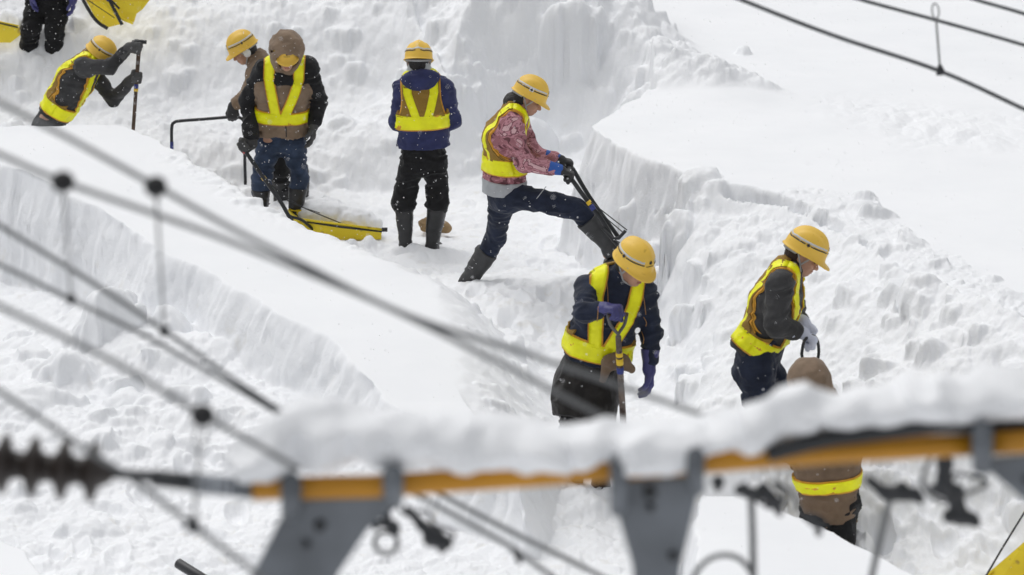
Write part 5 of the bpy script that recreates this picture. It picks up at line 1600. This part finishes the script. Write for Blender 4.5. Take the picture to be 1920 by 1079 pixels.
v, f = q.mesh(.0065, fold=.016, fscale=(10, 10, 10), fine=.003)
o = mesh_obj('snow_ridge', v, f, M['snow_lump'], None, P(900, 890, YB)); tag(o, 'thick blurred ridge of snow lying along the orange tube in the foreground', 'snow')

# wires: photo points, depth, radius
WG = 'overhead wires crossing the view'
def wire(pts, Y, r, label, mat='wire'):
    p3 = [P(x, y, Y + (d[0] if d else 0)) for (x, y, *d) in pts]
    m = MB(); m.add(*tube(smooth_path(p3, 8), r, 10)); o = m.build('overhead_wire', M[mat], None, p3[0]); tag(o, label, 'wire', WG); return o
wire([(-140, 118), (0, 193), (145, 268), (290, 348), (430, 426), (560, 492), (760, 590), (1000, 668), (1300, 772), (1500, 840)], 5.6, .0058, 'upper left wire carrying the right hand black ball clamp')
wire([(-140, 232), (0, 290), (118, 341), (400, 441), (600, 522), (760, 592), (1040, 735), (1200, 820)], 5.5, .0058, 'blurred wire carrying the left hand black ball clamp')
wire([(-140, 338), (0, 424), (160, 522), (308, 620), (420, 700), (520, 768), (640, 850)], 6.4, .0056, 'wire under the two upper ones, meeting the lower end of the longer dropper', 'wire_far')
wire([(-140, 435), (0, 497), (133, 562), (250, 618), (360, 680), (500, 762), (620, 836)], 6.4, .0054, 'wire meeting the lower end of the left dropper')
wire([(-140, 505), (0, 575), (200, 672), (380, 778), (465, 825), (560, 880)], 5.2, .0058, 'wire carrying the lowest black ball clamp above the grey tube')
wire([(-140, 640), (0, 735), (90, 795), (170, 850), (240, 893), (362, 986), (465, 1063), (600, 1160)], 5.2, .0055, 'lowest wire, crossing behind the ribbed insulator')
wire([(720, 895), (800, 938), (930, 1010), (975, 1038), (1060, 1100)], 6.2, .0058, 'short stretch of wire with a small black clip below the snowy tube')
wire([(770, 895), (850, 940), (980, 1008), (1110, 1072), (1250, 1150)], 6.5, .0062, 'wire running down right from beneath the snowy tube, just above the clipped one')
wire([(1280, -45), (1390, 0), (1560, 66), (1763, 134), (1920, 205), (2060, 270)], 11., .0085, 'longest wire across the upper right corner, with a dropper clamp on it', 'wire_far')
wire([(1480, -42), (1615, 0), (1755, 38), (1920, 85), (2060, 130)], 11.4, .0075, 'middle one of the three wires in the upper right corner', 'wire_far')
wire([(1700, -40), (1830, 0), (1920, 26), (2060, 70)], 11.4, .0075, 'short wire in the extreme upper right corner', 'wire_far')

def dropper(top, bot, Y, s, label, ball=True, Y2=None):
    A, B = P(*top, Y), P(*bot, Y2 or Y)
    t = empty('dropper', B); tag(t, label, 'dropper', 'droppers hanging between the wires')
    if ball:
        q = SD(.01).add(ell(A, np.eye(3), (.027 * s, .026 * s, .025 * s)))
        sdf_obj('ball_clamp', q, .004, M['ball'], t, B)
    L = A - B; l = np.linalg.norm(L); u = L / l
    lp = []
    for k in range(13):
        an = 2 * math.pi * k / 12; lp.append(A - u * (.045 * s + .030 * s * (1 - math.cos(an)) * .9 - .0) + X_ * .012 * s * math.sin(an) + u * .025 * s)
    m = MB(); m.add(*tube(lp, .0028 * s, 6)); m.build('loop', M['wire_light'], t, B)
    m = MB(); m.add(*tube([A - u * .07 * s, B], .0038 * s, 8)); m.build('rod', M['wire_light'], t, B)
    m = MB(); m.add(*lathe(B - u * .012 * s, u, [(0, .0), (0, .015 * s), (.018 * s, .014 * s), (.038 * s, .004 * s), (.038 * s, 0)], 12)); m.build('wire_clamp', M['dark_metal'], t, B)
dropper((118, 341), (133, 560), 5.5, .85, 'left dropper with a black ball clamp at its top', Y2=6.4)
dropper((292, 350), (308, 620), 5.6, .85, 'longer middle dropper with a black ball clamp at its top', Y2=6.4)
dropper((380, 779), (362, 986), 5.2, .85, 'lower dropper whose black ball clamp sits just above the grey tube')
dropper((1752, -4), (1763, 134), 11., 1.1, 'small dropper hanging in the upper right corner', ball=False)

# dark fittings dangling under the tube
FG = 'dark fittings dangling below the snowy tube'
def fitting(name, caps_, label, Y=6.2, mat='dark_metal', rods=(), cat='fitting', ring=None):
    base = P(caps_[0][0], caps_[0][1], Y) if caps_ else P(rods[0][0][0], rods[0][0][1], Y)
    q = SD(.006)
    for (x0, y0, x1, y1, r0, r1) in caps_: q.add(cap(P(x0, y0, Y), P(x1, y1, Y), r0, r1))
    o = sdf_obj(name, q, .004, M[mat], None, base, fold=.004, fscale=(60, 60, 60)); tag(o, label, cat, FG)
    for (pts, r) in rods:
        m = MB(); m.add(*tube(smooth_path([P(x, y, Y + .01) for x, y in pts], 6), r, 10)); m.build('rod', M['wire'], o, base)
    if ring:
        x, y, R, r = ring; c = P(x, y, Y)
        m = MB(); m.add(*tube([c + R * (math.cos(a_) * X_ + math.sin(a_) * Z) for a_ in np.linspace(0, 2 * math.pi, 24, endpoint=False)], r, 8, close=True)); m.build('ring', M[mat], o, base)
fitting('shackle', [(708, 930, 722, 960, .008, .008), (722, 960, 726, 985, .010, .008), (700, 975, 705, 985, .010, .010), (740, 985, 742, 995, .009, .008), (714, 938, 736, 950, .009, .006)],
        'dark ring shackle under the left grey plate', ring=(724, 1018, .026, .0055))
fitting('hanging_clamp', [(765, 955, 790, 985, .008, .010), (790, 985, 812, 1000, .010, .016), (812, 1008, 836, 1018, .022, .016), (822, 1000, 826, 1028, .014, .012)], 'chunky black clamp right of the ring shackle')
fitting('wire_clip', [(966, 1032, 974, 1056, .008, .008), (963, 1034, 972, 1034, .006, .006)], 'small black clip on the short wire')
fitting('rod_clamp', [(1390, 920, 1420, 930, .012, .012), (1430, 915, 1452, 940, .010, .012), (1452, 940, 1462, 965, .014, .008), (1440, 948, 1468, 940, .010, .008), (1345, 905, 1345, 915, .012, .008)],
        'dark clamp holding a grey vertical rod with an arched tube below', rods=[([(1408, 925), (1411, 1000), (1414, 1140)], .0085), ([(1290, 1140), (1300, 1085), (1325, 1052), (1360, 1041), (1395, 1055), (1425, 1105)], .0065)])
fitting('rod_clamp', [(1630, 900, 1660, 925, .010, .012), (1660, 925, 1715, 928, .016, .014), (1690, 915, 1725, 935, .014, .010)],
        'dark clamp holding a slanted grey rod beneath the right part of the tube', rods=[([(1672, 925), (1655, 990), (1635, 1079), (1622, 1140)], .0078)])
fitting('hanging_clamp', [(1772, 868, 1768, 905, .018, .014), (1768, 905, 1790, 925, .016, .020), (1790, 925, 1800, 965, .018, .016), (1800, 965, 1830, 978, .018, .012), (1780, 968, 1800, 972, .014, .014), (1750, 915, 1766, 925, .008, .008)],
        'long crumpled black clamp hanging left of the right hand plate')
fitting('hanging_clamp', [(1512, 968, 1525, 975, .010, .012), (1525, 975, 1545, 985, .014, .010), (1532, 975, 1535, 1000, .010, .010)], 'little black clamp in front of the brown coated worker\'s legs')

def cable(pts, Y, r, label):
    p3 = [P(x, y, Y) for x, y in pts]; m = MB(); m.add(*tube(smooth_path(p3, 8), r, 8)); o = m.build('cable', M['dark_metal'], None, p3[0]); tag(o, label, 'cable', FG)
cable([(735, 925), (760, 965), (800, 958), (815, 985), (850, 1000), (838, 1030)], 5.9, .0042, 'thin looping black cable between the ring shackle and the chunky clamp')
cable([(1395, 905), (1430, 945), (1470, 935), (1450, 905), (1485, 925), (1500, 960)], 5.9, .0045, 'curled black cable beside the grey vertical rod')
cable([(1745, 860), (1730, 905), (1765, 940), (1815, 925), (1850, 905), (1790, 890), (1780, 935)], 5.9, .0050, 'tangled black cable around the long crumpled clamp')
# ------------------------------------------------------------------ falling snow
def flake_mat():
    m, nt, b = new_mat('snowflake'); N, L = nt.nodes, nt.links
    b.inputs['Base Color'].default_value = (.95, .95, .97, 1); b.inputs['Roughness'].default_value = .9
    tr = N.new('ShaderNodeBsdfTranslucent'); tr.inputs['Color'].default_value = (.97, .97, .98, 1)
    mx = N.new('ShaderNodeMixShader'); mx.inputs[0].default_value = .5
    L.new(b.outputs[0], mx.inputs[1]); L.new(tr.outputs[0], mx.inputs[2]); L.new(mx.outputs[0], N['Material Output'].inputs['Surface'])
    return m
r_ = np.random.RandomState(12)
n_ = 19000
yy = (9 ** 3 + (27 ** 3 - 9 ** 3) * r_.rand(n_)) ** (1 / 3.)
xx = (r_.rand(n_) * 2 - 1) * (.21 * yy + .6)
zz = r_.rand(n_) * 5.2 - .1
V = np.stack([xx, yy, zz], -1)
rad = .0015 + .0021 * r_.rand(n_) ** 2
oct_ = np.array([[1, 0, 0], [-1, 0, 0], [0, 1, 0], [0, -1, 0], [0, 0, 1], [0, 0, -1]], float)
OF = np.array([[0, 2, 4], [2, 1, 4], [1, 3, 4], [3, 0, 4], [2, 0, 5], [1, 2, 5], [3, 1, 5], [0, 3, 5]])
VV = (V[:, None, :] + oct_[None] * rad[:, None, None] * (1 + .4 * r_.rand(n_, 6, 1))).reshape(-1, 3)
FF = (OF[None] + (np.arange(n_) * 6)[:, None, None]).reshape(-1, 3)
o = mesh_obj('falling_snow', VV, FF, flake_mat(), smooth=False)
tag(o, 'fine snowflakes falling through the air in front of the workers', kind='stuff')
SUN_E, SKY_S, EXPOSURE = .5, .136, -0.09
# ------------------------------------------------------------------ camera, light, world
cam_d = bpy.data.cameras.new('camera'); cam = bpy.data.objects.new('camera', cam_d); COL.objects.link(cam)
cam.location = (0, 0, CAM_H); cam.rotation_euler = (math.radians(90) - PITCH, 0, 0)
cam_d.sensor_width = 36; cam_d.lens = FPX / 1920 * 36; cam_d.clip_end = 6000; cam_d.clip_start = .1
cam_d.dof.use_dof = True; cam_d.dof.focus_distance = 20.6; cam_d.dof.aperture_fstop = cam_d.lens / 1000 / .034
cam_d.dof.aperture_blades = 9
scene.camera = cam

SUN_EL, SUN_AZ = math.radians(62), math.radians(-35)      # azimuth from +Y towards +X
sd = bpy.data.lights.new('sun', 'SUN'); so = bpy.data.objects.new('sun', sd); COL.objects.link(so)
sd.energy = SUN_E; sd.angle = math.radians(60); sd.color = (1, .995, .985)
dirv = Vector((math.sin(SUN_AZ) * math.cos(SUN_EL), math.cos(SUN_AZ) * math.cos(SUN_EL), math.sin(SUN_EL)))
so.rotation_euler = dirv.to_track_quat('Z', 'Y').to_euler()

w = bpy.data.worlds.new('World'); scene.world = w; w.use_nodes = True
nt = w.node_tree; bg = nt.nodes['Background']
sky = nt.nodes.new('ShaderNodeTexSky'); sky.sky_type = 'NISHITA'; sky.sun_disc = False
sky.sun_elevation = SUN_EL; sky.sun_rotation = SUN_AZ; sky.dust_density = 4; sky.air_density = 1.5
hs = nt.nodes.new('ShaderNodeHueSaturation'); hs.inputs['Saturation'].default_value = .09
nt.links.new(sky.outputs['Color'], hs.inputs['Color']); nt.links.new(hs.outputs['Color'], bg.inputs['Color'])
bg.inputs['Strength'].default_value = SKY_S
scene.view_settings.view_transform = 'Standard'; scene.view_settings.look = 'None'
scene.view_settings.exposure = EXPOSURE; scene.view_settings.gamma = 1
scene.render.engine = 'CYCLES'
scene.cycles.use_denoising = True
scene.cycles.max_bounces = 10; scene.cycles.diffuse_bounces = 6; scene.cycles.glossy_bounces = 3
scene.cycles.sample_clamp_indirect = 5
